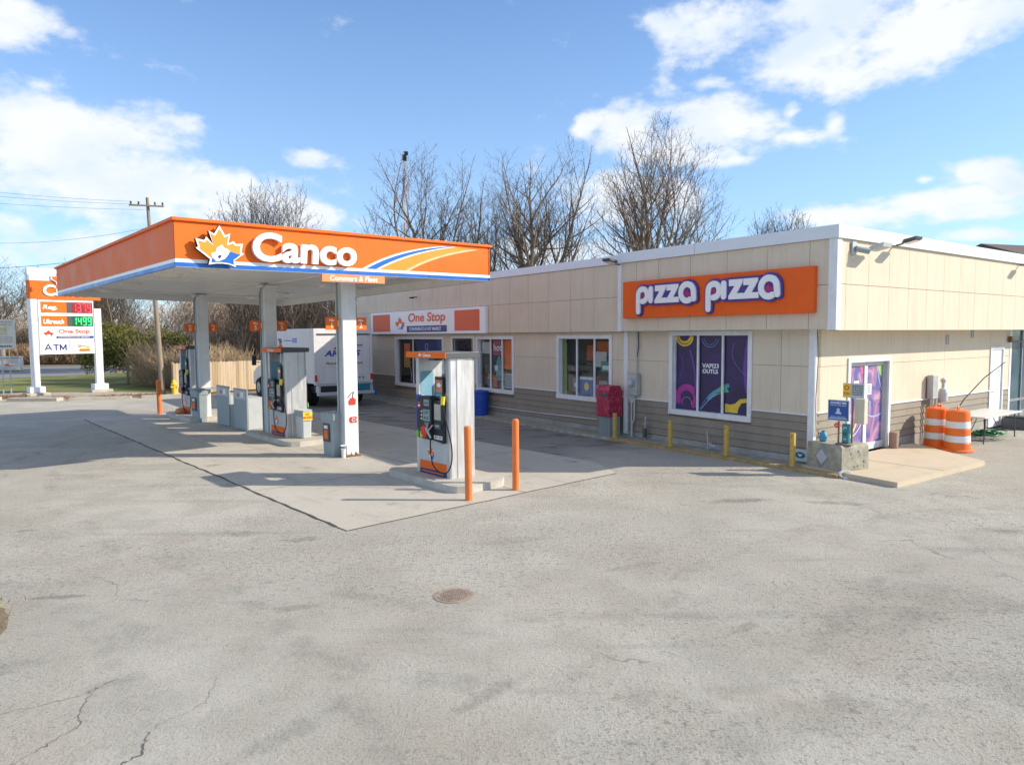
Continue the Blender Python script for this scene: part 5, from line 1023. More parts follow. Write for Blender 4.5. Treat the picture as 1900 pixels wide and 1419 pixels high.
# traffic drums
trO=pbr('drum_orange',(.88,.17,.015),.4,var=.05); trW=pbr('drum_white',(.78,.78,.76),.35,var=.05)
def drum(loc,label,rot=0):
    t=thing('traffic_drum',label,'traffic drum',loc,rot,'traffic drums by the side wall')
    mb=MB(); pr=[(.27,0.05),(.27,.22),(.268,.221),(.262,.37),(.262,.371),(.26,.375),(.255,.55),(.25,.551),(.245,.70),(.245,.701),(.24,.88),(.225,.91)]
    ms=[trO,trO,trW,trO,trO,trO,trW,trW,trO,trO,trO]
    mb=MB(); bands=[(.278,.04,.27,.20,trO),(.270,.203,.263,.355,trW),(.263,.358,.256,.51,trO),(.255,.513,.249,.665,trW),(.249,.668,.240,.86,trO)]
    for r0,z0,r1,z1,mm in bands: mb.lathe((0,0,0),[(r0-.012,z0),(r0,z0+.01),(r1,z1-.012),(r1-.012,z1)],mm,n=28)
    mb.lathe((0,0,0),[(.235,.03),(.235,.87)],trO,n=28); mb.build('drum_body',t)
    mb=MB(); mb.lathe((0,0,0),[(.30,0),(.34,.005),(.34,.03),(.30,.055),(.27,.06)],trO,n=28); mb.build('base_ring',t)
    mb=MB(); mb.lathe((0,0,0),[(.24,.86),(.235,.885),(.20,.905),(.05,.915),(.005,.915)],trO,n=28); mb.tube([(-.12,0,.90),(-.10,0,.975),(.10,0,.975),(.12,0,.90)],.018,trO,8); mb.build('top_handle',t)
    t.scale=(1.03,1.03,1.09); return t
drum(tuple(B(.45,4.78,0)),'orange and white traffic drum, the one further left by the gas meter',.3)
drum(tuple(B(1.00,4.58,0)),'orange and white traffic drum, the one nearer the folding table',.9)
# folding table
t=thing('folding_table','pale folding table with thin steel legs near the white service door','table',tuple(B(.62,7.2,0)),BS)
mb=MB(); mb.box(-1.2,1.25,-.45,.45,.66,.70,pbr('table_top',(.62,.64,.62),.45,var=.05)); mb.build('tabletop',t,.015)
for sx in(-.95,1.0):
    for sy in(-.36,.36):
        mb=MB(); mb.tube([(sx,sy,.66),(sx,sy,.4),(sx+.06*(1 if sx>0 else -1),sy,0)],.016,darkgrey,8); mb.build('leg',t)
    mb=MB(); mb.tube([(sx+.04,-.36,.18),(sx+.04,.36,.18)],.012,darkgrey,6); mb.tube([(sx,0,.18),(sx*.45,0,.64)],.010,darkgrey,6); mb.build('brace',t)
# green hose heap
mb=MB(); hg=pbr('green_hose',(.01,.20,.06),.4,var=.2)
for k in range(9):
    r0=rnd.uniform(.12,.38); cx,cy=rnd.uniform(-.25,.25),rnd.uniform(-.18,.18); ph=rnd.uniform(0,6); mb.tube([(cx+r0*math.cos(a),cy+r0*.8*math.sin(a),.02+.010*k+.02*math.sin(2*a+ph)) for a in [i*math.pi/12 for i in range(25)]],.022,hg,6)
tag(mb.build('garden_hose',None,loc=tuple(B(.42,8.2,.0))),'heap of green garden hose on the ground under the folding table','hose')
mb=MB()
for k in range(5):
    mb.tube([(rnd.uniform(-.4,.4)+.25*math.sin(j*.8+k),rnd.uniform(-.04,.04)+.12*k-.3+.1*math.cos(j*.9),.02+.02*(j%2)) for j in range(9)],.01,darkgrey,5)
tag(mb.build('cable_tangle',None,loc=tuple(B(.62,6.9,0))),'tangle of thin dark cable on the ground left of the green hose','cable')
mb=MB(); mb.box(-.35,.35,-.3,.3,0,.32,darkgrey); mb.box(-.30,.3,-.25,.25,.32,.36,black); tag(mb.build('dark_crate',None,.02,loc=tuple(B(.45,10.2,0)),rotz=BROT),'dark crate on the ground behind the table, below the teal storefront','crate')
# manhole
mb=MB(); mh=pbr('rusty_iron',(.30,.235,.18),.75,var=.3,vs=14,bump=.5,bs=50)
mb.lathe((0,0,0),[(.225,0),(.225,.006),(.185,.007),(.183,.004),(.175,.004),(.173,.008),(.005,.008)],mh,n=36)
for i in range(-7,8):
    for j in range(-7,8):
        if (i*i+j*j)**.5<7: mb.box(i*.023-.006,i*.023+.006,j*.023-.006,j*.023+.006,.0085,.012,mh)
tag(mb.build('manhole_cover',None,loc=(-.651,7.503,0)),'round rusty iron manhole cover in the open asphalt','manhole cover')
# ------------------------------------------------------------------ pylon sign
PB=Vector((-23.46,34.5,0)); PE=Vector((-21.55,36.6,0)); dv=(PE-PB); Lp=2.84; pr_=math.atan2(dv.y,dv.x)
py=thing('pylon_sign','tall white roadside pylon sign with fuel prices and orange name panel','pylon sign',tuple(PB),pr_)
for x in(0,Lp):
    mb=MB(); mb.box(x-.17,x+.17,-.14,.14,.35,6.2 if x==0 else 4.3,white); mb.build('post',py,.01)
    mb=MB(); mb.box(x-.33,x+.33,-.3,.3,.12,.42,white); mb.box(x-.5,x+.5,-.42,.42,-.02,.12,concrete); mb.build('footing',py,.02)
fr=FY((0,-.15,0))
mb=MB(); mb.box(-.17,Lp+.17,-.15,.15,5.62,6.22,whiteclean); mb.build('top_panel',py)
mb=MB(); mb.box(-.17,Lp+.17,-.152,.15,4.72,5.615,orange); mb.box(-.17,.17,-.154,.152,4.72,5.612,orange); mb.build('name_panel',py)
mb=MB(); mb.text(fr,'Canco',.45,2.55,4.88,5.44,.003,.05,whiteclean,off=.03,shear=.06); mb.build('lettering',py)
mb=MB(); logo(mb,fr,.75,.72,1.22,5.42,.055,.03,inner=orange); mb.build('leaf_emblem',py)
mb=MB(); mb.box(.17,Lp-.17,-.10,.10,2.0,4.72,whiteclean); mb.box(.17,.23,-.13,.13,1.95,6.1,greymetal); mb.build('panel_cabinet',py)
fp=FY((0,-.10,0))
blk2=pbr('led_red_board',(.30,.015,.02),.4); blk3=pbr('led_green_board',(.0,.11,.03),.4)
ledr=pbr('led_red',(.6,.02,.03),.4,emit=(1,.06,.08,1.6)); ledg=pbr('led_green',(.02,.6,.1),.4,emit=(.05,1,.2,1.8))
SEG={'0':'abcdef','1':'bc','2':'abged','3':'abgcd','4':'fgbc','5':'afgcd','6':'afgedc','7':'abc','8':'abcdefg','9':'abcdfg'}
def digit(mb,fr,ch,x,y,w,h,mat):
    t_=.030; g={'a':(x,x+w,y+h-t_,y+h),'d':(x,x+w,y,y+t_),'g':(x,x+w,y+h/2-t_/2,y+h/2+t_/2),'f':(x,x+t_,y+h/2+.03,y+h-t_-.003),'e':(x,x+t_,y+t_+.003,y+h/2-.03),'b':(x+w-t_,x+w,y+h/2+.03,y+h-t_-.003),'c':(x+w-t_,x+w,y+t_+.003,y+h/2-.03)}
    for s_ in SEG[ch]: mb.fbox(fr,*g[s_],.006,.012,mat)
for z0,z1,word_,num,bm,lm in((4.05,4.60,'Reg.','1379',blk2,ledr),(3.38,3.90,'Ultreuch','1499',blk3,ledg)):
    mb=MB(); mb.fbox(fp,.33,1.45,z0,z1,.001,.006,orange); mb.text(fp,word_,.42,(1.05 if num=='1379' else 1.32),z0+.12,z1-.16,.006,.012,whiteclean,off=.03,shear=.15); mb.build('fuel_name_panel',py)
    mb=MB(); mb.fbox(fp,1.455,2.62,z0,z1,.001,.006,bm); mb.fbox(fp,1.46,1.66,z0+.01,z1-.01,.006,.008,darkgrey)
    for k,ch in enumerate(num): digit(mb,fp,ch,1.72+.225*k,z0+.06,.155,z1-z0-.12,lm)
    mb.build('price_display',py)
mb=MB(); mb.prism(fp,pl2(LEAF,.36,.32,.62,2.88),.001,.006,red); mb.fbox(fp,.55,.70,2.90,2.98,.006,.008,whiteclean); mb.text(fp,'One Stop',1.05,2.45,2.98,3.24,.001,.008,pbr('sign_red_orange',(.75,.10,.03),.4),off=.03); mb.fbox(fp,.95,2.62,2.78,2.90,.001,.006,navy); mb.text(fp,'CONVENIENCE FAST MARKET',1.02,2.45,2.81,2.865,.006,.009,whiteclean,off=.01); mb.build('store_panel',py)
mb=MB()
for q_,(st__) in enumerate(([(.44,2.20),(.58,2.49),(.72,2.20)],[(.50,2.29),(.66,2.29)],[(.80,2.47),(1.04,2.47)],[(.92,2.47),(.92,2.19)],[(1.10,2.18),(1.10,2.49)],[(1.10,2.47),(1.225,2.25),(1.35,2.47)],[(1.35,2.49),(1.35,2.18)])): mb.stroke(fp,st__,.058,.001,.006+.0006*q_,navy,False)
mb.fbox(fp,1.50,1.53,2.02,2.66,.001,.005,greymetal); mb.fbox(fp,.24,Lp-.2,2.66,2.69,.001,.005,greymetal)
mb.stroke(fp,[(1.98,2.17),(2.38,2.17)],.11,.001,.006,pbr('bun_red',(.8,.12,.02),.5)); mb.stroke(fp,[(2.0,2.26),(2.4,2.26)],.06,.007,.010,pbr('bun_green',(.4,.55,.05),.5)); mb.stroke(fp,curve((1.92,2.33),(2.1,2.45),(2.38,2.31)),.06,.001,.0065,orangebright); mb.stroke(fp,arc(1.95,2.40,.05,0,340,10),.025,.007,.009,red)
mb.build('service_panel',py)
# small information sign on thin posts at the left edge
t=thing('information_sign','small white street information sign on thin posts left of the pylon sign','sign',(-25.6,35.4,0),pr_-.25)
mb=MB(); mb.box(-.52,.52,-.02,.0,2.25,3.75,pbr('sign_offwhite',(.62,.62,.55),.6,var=.06)); mb.build('sign_board',t)
mb=MB(); fr=FY((0,-.02,0)); mb.text(fr,'NO TRUCKS',-.42,.42,3.58,3.66,0,.004,darkgrey); mb.text(fr,'ALLOWED UP',-.36,.36,3.44,3.52,0,.004,darkgrey); mb.fbox(fr,-.16,.16,2.95,3.35,0,.004,pbr('sign_gold',(.55,.48,.2),.6)); mb.fbox(fr,-.1,.1,2.98,3.2,.004,.006,lightgrey); lines(mb,fr,-.42,.42,2.55,2.9,0,4,greymetal,2); lines(mb,fr,-.3,.35,2.32,2.48,0,1,darkgrey,6); mb.build('printing',t)
for x,mm in((-.1,galv),(.22,pbr('post_green',(.16,.24,.16),.6))):
    mb=MB(); mb.box(x-.03,x+.03,.001,.04,0,3.5,mm if x<0 else galv); mb.build('post',t)
mb=MB(); mb.box(.20,.24,-.03,0.0,1.5,2.25,yel2); mb.box(.0,.42,-.06,-.031,1.42,1.50,red); mb.box(.18,.42,-.065,-.061,1.46,1.51,whiteclean); mb.build('marker_plate',t)
# roadside cabinet (pale, left edge)
t=thing('roadside_cabinet','pale grey long box beside the road at the left edge','utility box',(-43.5,58.5,0),.35)
mb=MB(); mb.box(-4,2.2,-.6,.6,.1,1.15,pbr('pale_metal',(.42,.44,.46),.5,var=.08)); mb.build('box_body',t,.05); mb=MB(); mb.box(-4.05,2.25,-.65,.65,1.15,1.25,pbr('pale_metal',(.42,.44,.46),.5)); mb.build('lid',t,.02)
# hydrant
t=thing('fire_hydrant','yellow fire hydrant at the foot of the leaning wooden pole','fire hydrant',(-16.3,33.75,0)); hy=pbr('hydrant_yellow',(.75,.5,.03),.5,var=.1)
mb=MB(); mb.lathe((0,0,0),[(.16,0),(.16,.04),(.11,.06),(.10,.5),(.14,.52),(.14,.56),(.11,.60),(.09,.70),(.03,.76),(.005,.78)],hy,n=16); mb.build('barrel',t); 
for a in(0,2.1,4.2):
    mb=MB(); mb.cyl((.08*math.cos(a),.08*math.sin(a),.42),(.17*math.cos(a),.17*math.sin(a),.42),.05,.05,hy,10); mb.build('nozzle_cap',t)
# ------------------------------------------------------------------ utility pole and wires
up=thing('utility_pole','tall weathered wooden utility pole with crossarm rising behind the canopy','utility pole',(-16.97,34.0,0))
mb=MB(); mb.cyl((0,0,-.2),(-.38,0,9.45),.14,.07,wood,14); mb.build('pole',up)
mb=MB(); ca=R(18); cx,sy=math.cos(ca),math.sin(ca); top=Vector((-.37,0,9.05)); mb.prism(Fr(top+Vector((0,-.1,0)),(cx,sy,0),(0,0,1),(sy,-cx,0)),[(-.75,-.035),(.75,-.035),(.75,.035),(-.75,.035)],0,.07,wood); ca_=mb.build('crossarm',up)
for k in(-.68,-.35,.35,.68):
    mb=MB(); p=top+Vector((cx*k+.03,sy*k-.14,.05)); mb.lathe(p,[(.03,0),(.05,.03),(.03,.06),(.05,.09),(.03,.13),(.005,.14)],darkgrey,n=10); mb.build('insulator',ca_)
if False: mb=MB(); mb.lathe((-.42,-.28,8.2),[(.13,0),(.14,.02),(.14,.42),(.11,.47),(.005,.48)],greymetal,n=14); mb.box(-.44,-.36,-.2,-.08,8.3,8.4,darkgrey); mb.build('transformer',up)
def wire(a,b,sag,label,r=.012):
    r*=.6
    a,b=Vector(a),Vector(b); pts=[]
    for i in range(25):
        u=i/24; p=a.lerp(b,u); p.z-=sag*4*u*(1-u); pts.append(p-a)
    mb=MB(); mb.tube(pts,r,black,5); tag(mb.build('overhead_wire',None,loc=tuple(a)),label,'wire','overhead wires')
tp=Vector((-17.34,34,9.1))
for k,(dz,l) in enumerate(((.14,'highest overhead wire running left from the crossarm'),(.0,'second overhead wire from the crossarm, just under the highest'),(-.25,'third overhead wire from the pole top, lowest of the upper bundle'))):
    wire(tp+Vector((-.6+.3*k,-.2,dz)),(-30,26.5-.6*k,9.75+dz*1.2-.2*k),.35,l,.009)
wire((-17.3,34,8.05),(-34,41,8.6),.5,'overhead wire crossing the sky above the pylon sign',.012)
wire((-17.2,34,6.9),(-36,43,6.95),.25,'lowest overhead wire, passing just above the pylon sign',.02)
# lattice mast
t=thing('lattice_mast','thin red and white lattice mast left of the bare trees, with a dark head','mast',(-13.3,90,0)); rm=pbr('mast_red',(.45,.22,.2),.6); wm=pbr('mast_white',(.6,.6,.62),.6)
mb=MB()
for k in range(26):
    z=k*.95; mm=rm if (k//3)%2 else wm
    for a in range(3):
        x,y=.4*math.cos(a*2.094),.4*math.sin(a*2.094); x2,y2=.4*math.cos((a+1)*2.094),.4*math.sin((a+1)*2.094)
        mb.cyl((x,y,z),(x,y,z+.95),.045,.045,mm,4,False); mb.cyl((x,y,z),(x2,y2,z+.95),.025,.025,mm,3,False)
mb.build('lattice',t)
mb=MB(); mb.box(-.30,.20,-.25,.25,24.7,25.4,black); mb.box(-.05,.4,-.2,.2,25.4,25.8,black); mb.build('antenna_head',t)
# ------------------------------------------------------------------ fence
t=thing('wooden_fence','new-looking wooden board fence behind the pumps and the truck','fence',(-16.4,33.9,0),math.atan2(3.9,3.3))
mb=MB(); fw=[pbr('fence_board_%d'%i,c,.8,var=.15,vs=2,aniso=(5,5,.5),bump=.2) for i,c in enumerate([(.49,.37,.23),(.57,.44,.29),(.41,.30,.18),(.52,.42,.30)])]
x=0
while x<19:
    w=.14; h=1.55+rnd.uniform(-.015,.015); 
    if not(1.15<x<1.3): mb.prism(FY((0,rnd.uniform(-.006,.006),0)),[(x,.03),(x+w-.008,.03),(x+w-.008,h-.03),(x+w-.03,h),(x+.02,h),(x,h-.03)],0,.022,rnd.choice(fw))
    x+=w
mb.build('boards',t); mb=MB()
for z in(.35,1.2): mb.box(0,19,.001,.06,z,z+.09,fw[2])
mb.build('rails',t)
for k in range(8):
    mb=MB(); mb.box(k*2.4,k*2.4+.09,.061,.15,0,1.6,fw[2]); mb.build('post',t)
# ------------------------------------------------------------------ box truck
TRH=R(37)
tk=thing('box_truck','white box truck parked beyond the pumps with blue lettering on its rear door','truck',(-7.7,27.3,0),-TRH+R(0))
# truck frame: +y forward (heading), +x to the right; origin = rear left bottom
tw=pbr('truck_white',(.70,.71,.72),.4,var=.04,dirt=.3,dirtcol=(.42,.39,.33),streak=.35)
WD=2.46
# rotate: heading vector (-sin37,cos37); object rot z = +37deg gives +y -> (-sin37, cos37)
tk.rotation_euler.z=TRH; tk.scale=(1,1.05,1)
mb=MB(); mb.box(0,WD,.05,4.9,.95,3.12,tw); mb.build('cargo_box',tk,.02)
mb=MB(); mb.box(0,.10,-.02,.05,.90,3.12,tw); mb.box(WD-.10,WD,-.02,.05,.90,3.12,tw); mb.box(.1,WD-.1,-.02,.05,2.92,3.12,tw); mb.box(.1,WD-.1,-.02,.05,.86,.95,lightgrey); mb.box(.10,WD-.1,-.022,-.018,2.86,2.90,darkgrey); mb.build('rear_frame',tk,.006)
mb=MB(); mb.box(.11,WD-.11,.0,.04,.96,2.90,tw)
for k in range(6): mb.box(.11,WD-.11,-.004,-.0005,.96+.32*k,.964+.32*k,lightgrey)
dr=mb.build('rear_door',tk)
fr=FY((0,-.001,0)); mb=MB(); mb.text(fr,'ARIINES',.42,1.95,2.02,2.26,.004,.006,pbr('truck_blue',(.01,.05,.36),.4),off=.035,shear=.25)
mb.fbox(fr,.95,1.5,2.48,2.53,.004,.006,navy); mb.fbox(fr,1.55,2.05,2.44,2.48,.004,.006,blue); mb.fbox(fr,1.55,2.05,2.38,2.40,.004,.006,blue); mb.prism(fr,[(.80,2.30),(1.15,2.30),(1.10,2.38),(.98,2.42),(.86,2.38)],.004,.006,red); mb.prism(fr,[(1.2,2.32),(1.42,2.32),(1.48,2.42),(1.26,2.42)],.004,.006,navy)
mb.text(fr,'Rent and moved',.48,2.05,1.70,1.80,.004,.006,darkgrey,off=.015,shear=.3); mb.text(fr,'trucks',.92,1.5,1.48,1.58,.004,.006,darkgrey,off=.015,shear=.3)
for k in range(3): mb.fbox(fr,1.72+.15*k,1.78+.15*k,1.12,1.18,.004,.006,black)
mb.build('door_lettering',dr)
fl=Fr((0,0,0),(0,-1,0),(0,0,1),(-1,0,0)); mb=MB(); mb.fbox(fl,-3.2,-1.7,2.62,2.66,.001,.004,blue); mb.fbox(fl,-2.2,-1.7,2.68,2.74,.001,.004,blue); mb.fbox(fl,-2.2,-1.7,2.56,2.60,.001,.004,blue); mb.prism(fl,[(-3.9,2.72),(-3.5,2.72),(-3.4,2.55),(-3.7,2.50)],.001,.004,navy); mb.prism(fl,pl2(LEAF,.6,.5,-3.6,2.1),.001,.004,red); mb.text(fl,'ARIINES',-3.4,-1.6,2.05,2.25,.001,.004,navy,off=.02,shear=.2); mb.build('side_lettering',tk)
mb=MB(); mb.box(.25,WD-.25,.2,7.4,.55,.80,black); mb.box(.7,1.65,.3,1.0,.45,.75,darkgrey); mb.build('chassis',tk)
mb=MB(); mb.box(.05,WD-.05,-.28,-.06,.50,.62,lightgrey); mb.box(.08,.16,-.2,.1,.62,.86,lightgrey); mb.box(WD-.16,WD-.08,-.2,.1,.62,.86,lightgrey); mb.box(.15,1.0,-.06,.0,.62,.86,black); mb.box(1.1,1.35,-.04,.0,.62,.86,darkgrey); mb.box(1.45,WD-.05,-.1,-.02,.62,.90,pbr('teal_bumper',(.02,.2,.28),.4)); mb.box(WD-.08,WD+.06,-.26,.2,.45,.68,blue); mb.build('rear_bumper',tk,.01)
for x in(.05,WD-.05):
    mb=MB(); mb.box(x-.05,x+.05,-.05,-.021,1.05,1.30,red); mb.build('tail_light',tk,.01)
for x,y in((.12,1.35),(.42,1.35),(WD-.12,1.35),(WD-.42,1.35),(.16,6.75),(WD-.16,6.75)):
    mb=MB(); mb.cyl((x-.13,y,.43),(x+.13,y,.43),.43,.43,tyre,24); w_=mb.build('wheel',tk,.02); mb=MB(); s_=-1 if x<1 else 1; mb.cyl((x+s_*.131,y,.43),(x+s_*.145,y,.43),.25,.22,galv,20); mb.cyl((x+s_*.145,y,.43),(x+s_*.17,y,.43),.08,.07,galv,12); mb.build('rim',w_)
# cab: van nose
cab=MB(); prof=[(4.95,.62),(4.95,2.28),(5.25,2.36),(5.9,2.25),(6.55,1.55),(7.35,1.32),(7.72,1.12),(7.80,.85),(7.80,.55),(7.2,.50),(7.18,.62),(7.05,.85),(6.75,.95),(6.45,.85),(6.32,.62),(6.30,.50),(4.95,.50)]
cab.prism(Fr((.14,0,0),(0,1,0),(0,0,1),(1,0,0)),prof,0,WD-.28,tw); cab.build('cab',tk,.04)
fcab=Fr((.14,0,0),(0,-1,0),(0,0,1),(-1,0,0))
mb=MB(); mb.prism(fcab,[(-5.15,1.45),(-5.15,2.12),(-5.75,2.12),(-6.35,1.50)],.001,.012,glassdk if False else pbr('cab_glass',(.02,.03,.04),.1,spec=.9)); mb.prism(Fr((.3,6.0,2.17),(1,0,0),(0,.66,-.75),(0,.75,.66)),[(0,0),(WD-.6,0),(WD-.6,.82),(0,.82)],.02,.03,pbr('cab_glass',(.02,.03,.04),.1,spec=.9)); mb.build('cab_windows',tk)
mb=MB(); mb.prism(fcab,[(-5.1,.6),(-5.1,2.18),(-5.12,2.18),(-5.12,.6)],.001,.004,darkgrey); mb.prism(fcab,[(-6.2,.6),(-6.2,1.5),(-6.22,1.5),(-6.22,.6)],.001,.004,darkgrey); mb.prism(fcab,[(-5.85+.16*math.cos(a),1.15+.16*math.sin(a)) for a in [i*math.pi/8 for i in range(16)]],.001,.005,darkgrey); mb.build('door_lines',tk)
mb=MB(); mb.tube([(.14,6.15,1.6),(-.28,6.2,1.65)],.02,black,6); mb.box(-.42,-.24,6.12,6.24,1.50,1.98,black); mb.build('mirror',tk,.03)
mb=MB(); mb.box(.14,.4,7.74,7.81,.85,1.08,lens); mb.build('headlight',tk,.01)
mb=MB(); mb.box(WD-.4,WD-.14,7.74,7.81,.85,1.08,lens); mb.build('headlight',tk,.01)
# ------------------------------------------------------------------ neighbour house
t=thing('neighbour_house','dark brown shingled house roof showing behind the right end of the store','house',(36.6,47,-.55),.30)
rf=pbr('shingles',(.12,.09,.08),.9,var=.3,vs=14,bump=.4,bs=30,aniso=(1,1,4)); bwl=pbr('house_wall',(.35,.24,.18),.9,var=.15)
mb=MB(); mb.box(-5,9,-4,6,0,7.0,bwl); mb.build('wall',t)
mb=MB(); mb.prism(Fr((-6,0,0),(0,1,0),(0,0,1),(1,0,0)),[(-4.7,6.95),(-4.7,7.1),(1,9.1),(6.7,7.1),(6.7,6.95),(1,8.95)],0,16,rf); r_=mb.build('roof',t)

# ------------------------------------------------------------------ trees
def treemesh(seed,H,trunk_r,fork_h,nstem,spread,levels=5,up=.12,wig=.16,kids=(4,5,5,4,3),ratio=(.62,.58,.55,.55,.5),minr=.010,mats=(bark,twigA),len0=None,ang=(28,58),stemlean=None,dens=1.0):
    r=random.Random(seed); T=MB(); C=MB()
    V=Vector
    def branch(p,d,L,rad,lv):
        n=6 if lv==0 else (5 if lv==1 else (4 if lv<4 else 2)); pts=[p.copy()]; rs=[rad]; dirs=[]
        dd=d.copy(); w=wig*(1+.25*lv)
        for i in range(n):
            dd=(dd+V((r.uniform(-w,w),r.uniform(-w,w),r.uniform(-w,w)*.6+up*(1 if lv<3 else .5)))).normalized()
            p=p+dd*(L/n); pts.append(p.copy()); dirs.append(dd.copy()); rs.append(max(minr*.6,rad*(1-.78*(i+1)/n)))
        tgt=T if lv<=0 else C
        tgt.tube(pts,rs,mats[0] if lv<=1 else mats[1],7 if lv==0 else (5 if lv==1 else (4 if lv==2 else 3)),smooth=lv<3) if lv<3 else tube3(C,pts,rs,mats[1])
        if lv>=levels: return
        k=int(round(kids[min(lv,len(kids)-1)]*dens*r.uniform(.8,1.25)))
        for j in range(k):
            f=r.uniform(.22,.98) if lv>0 else r.uniform(.30,1.0)
            i=min(n-1,int(f*n)); q=pts[i].lerp(pts[i+1],f*n-i); dr=dirs[i]
            a=R(r.uniform(*ang)); e=dr.orthogonal().normalized(); e.rotate(Matrix.Rotation(r.uniform(0,6.283),3,dr)); nd=(dr*math.cos(a)+e*math.sin(a)).normalized()
            rr=max(minr,rs[i]*.62*r.uniform(.7,1)); branch(q,nd,L*ratio[min(lv,len(ratio)-1)]*(1.15-.55*f)*r.uniform(.75,1.2),rr,lv+1)
    # trunk
    pts=[V((0,0,-.2)),V((0,0,fork_h*.5)),V((r.uniform(-.1,.1),r.uniform(-.1,.1),fork_h))]
    T.tube(pts,[trunk_r*1.25,trunk_r,trunk_r*.95],mats[0],10)
    for s_ in range(nstem):
        a=2*math.pi*(s_+r.uniform(-.25,.25))/nstem if nstem>1 else 0; le=R(spread)*(r.uniform(.45,1.1) if s_ else .15)
        if stemlean: a,le=stemlean[s_]; a,le=R(a),R(le)
        d=V((math.cos(a)*math.sin(le),math.sin(a)*math.sin(le),math.cos(le)))
        branch(pts[-1],d,(len0 or (H-fork_h)*.80)*r.uniform(.85,1.05),trunk_r*.72/math.sqrt(max(1,nstem*.5)),0)
    return T,C
def tube3(mb,pts,rs,mat):
    b=len(mb.v); mi=mb.mi(mat)
    for i,p in enumerate(pts):
        k=rs[i]; mb.v+= [Vector((p.x+k,p.y,p.z)),Vector((p.x-k*.5,p.y+k*.87,p.z)),Vector((p.x-k*.5,p.y-k*.87,p.z))]
    for i in range(len(pts)-1):
        o=b+3*i
        for j in range(3): mb.f.append((o+j,o+(j+1)%3,o+3+(j+1)%3,o+3+j)); mb.m.append(mi); mb.sm.append(False)
def tree(label,loc,rotz=0,group='bare trees behind the store',name='bare_tree',**k):
    T,C=treemesh(**k); t=thing(name,label,'tree',loc,rotz,group); T.build('trunk',t); C.build('branches',t); return t
def retree(src,label,loc,rotz,sc,group=None):
    c=copytree(src,loc,rotz,label); c.scale=sc
    if group: c['group']=group
    return c
twigD=pbr('twig_dark',(.12,.09,.07),.95,var=.25,vs=2)
def grow(seed,stems,fork_h,trunk_r,env,tip=.014,sp=(.46,.36,.28,.22),ra=(.68,.62,.60,.6),ang=(42,46,46,46),lv=4,droop=0.0,wig=.07,up=.05,bend=.0):
    r=random.Random(seed); T=MB(); C=MB(); V=Vector
    def inside(q):
        a=math.atan2(q.z-env[1],q.x-env[0]); k=1+.07*math.sin(3*a+seed)+.06*math.sin(7*a+seed*2)+.04*math.sin(13*a)
        return ((q.x-env[0])/(env[2]*k))**2+(q.y/(env[2]*k))**2+((q.z-env[1])/(env[3]*k))**2<1
    def br(p,d,L,r0,level,az0):
        if level==0: L*=1.25
        if inside(p) or level==0:
            e_=d+V((0,0,up*2.5)); e_.normalize(); t_=.3
            while t_<L and (inside(p+e_*t_) or (level==0 and t_<3)): t_+=.2
            L=min(L,t_+r.uniform(0,.35))
        else: L=min(L,.5)
        n=max(3 if level<3 else 2,int(L/(.55 if level<2 else .35))); n=min(n,16); pts=[p.copy()]; ds=[]; dd=d.copy(); w=wig*(1+.35*level)
        for i in range(n):
            dd=(dd+V((r.gauss(0,w),r.gauss(0,w),r.gauss(0,w)*.6+up*(1.0 if level else .6)))).normalized(); p=p+dd*(L/n); pts.append(p.copy()); ds.append(dd.copy())
        rs=[max(tip*.5,r0*(1-.90*i/n)) if level else max(tip,r0*(1-.93*(i/n)**.8)) for i in range(n+1)]
        if r0>.05: T.tube(pts,rs,bark,7 if level==0 else 5)
        else: tube3(C,pts,rs,twigD)
        if level>=lv: return
        s_=sp[min(level,3)]; pos=L*(.18 if level==0 else .16)+r.uniform(0,s_); az=az0
        while pos<L*.985:
            f=pos/L*n; k=min(n-1,int(f)); q=pts[k].lerp(pts[k+1],f-k); dr=ds[k]; az+=2.4+r.uniform(-.5,.5)
            a=R(ang[min(level,3)]+r.uniform(-12,12)); e=dr.orthogonal().normalized(); e.rotate(Matrix.Rotation(az,3,dr)); nd=(dr*math.cos(a)+e*math.sin(a)).normalized()
            if nd.z<-.2: nd.z*=.3; nd.normalize()
            rem=(L-pos); l=(rem*ra[min(level,3)]*.62+.36*L*ra[min(level,3)])*r.uniform(.55,1.15)
            if r.random()<.12: l*=.4
            if l>.22: br(q,nd,l,max(tip,rs[k]*.60),level+1,r.uniform(0,6))
            pos+=s_*r.uniform(.6,1.4)
    T.tube([V((0,0,-.2)),V((0,0,fork_h*.5)),V((0,0,fork_h))],[trunk_r*1.25,trunk_r,trunk_r*.9],bark,10)
    for az,le,L,h0,rr in stems:
        az,le=R(az),R(le); br(V((0,0,h0)),V((math.cos(az)*math.sin(le),math.sin(az)*math.sin(le),math.cos(le))),L,trunk_r*rr,0,r.uniform(0,6))
    return T,C
def tree(label,loc,rotz=0,group='bare trees behind the store',name='bare_tree',**k):
    T,C=grow(**k); t=thing(name,label,'tree',loc,rotz,group); T.build('trunk',t); C.build('branches',t); return t
tA=tree('bushy bare tree left of the middle one, behind the long store roof',(-5.4,46,0),0,seed=3,fork_h=3.0,trunk_r=.26,env=(-.2,8.8,4.3,6.2),
 stems=[(100,4,12.2,3,.8),(185,17,11.8,3,.6),(175,36,10.2,2.8,.45),(8,15,12.2,3,.6),(0,33,10.4,3,.5),(186,50,8.6,2.8,.4),(260,22,10.5,3,.45)])
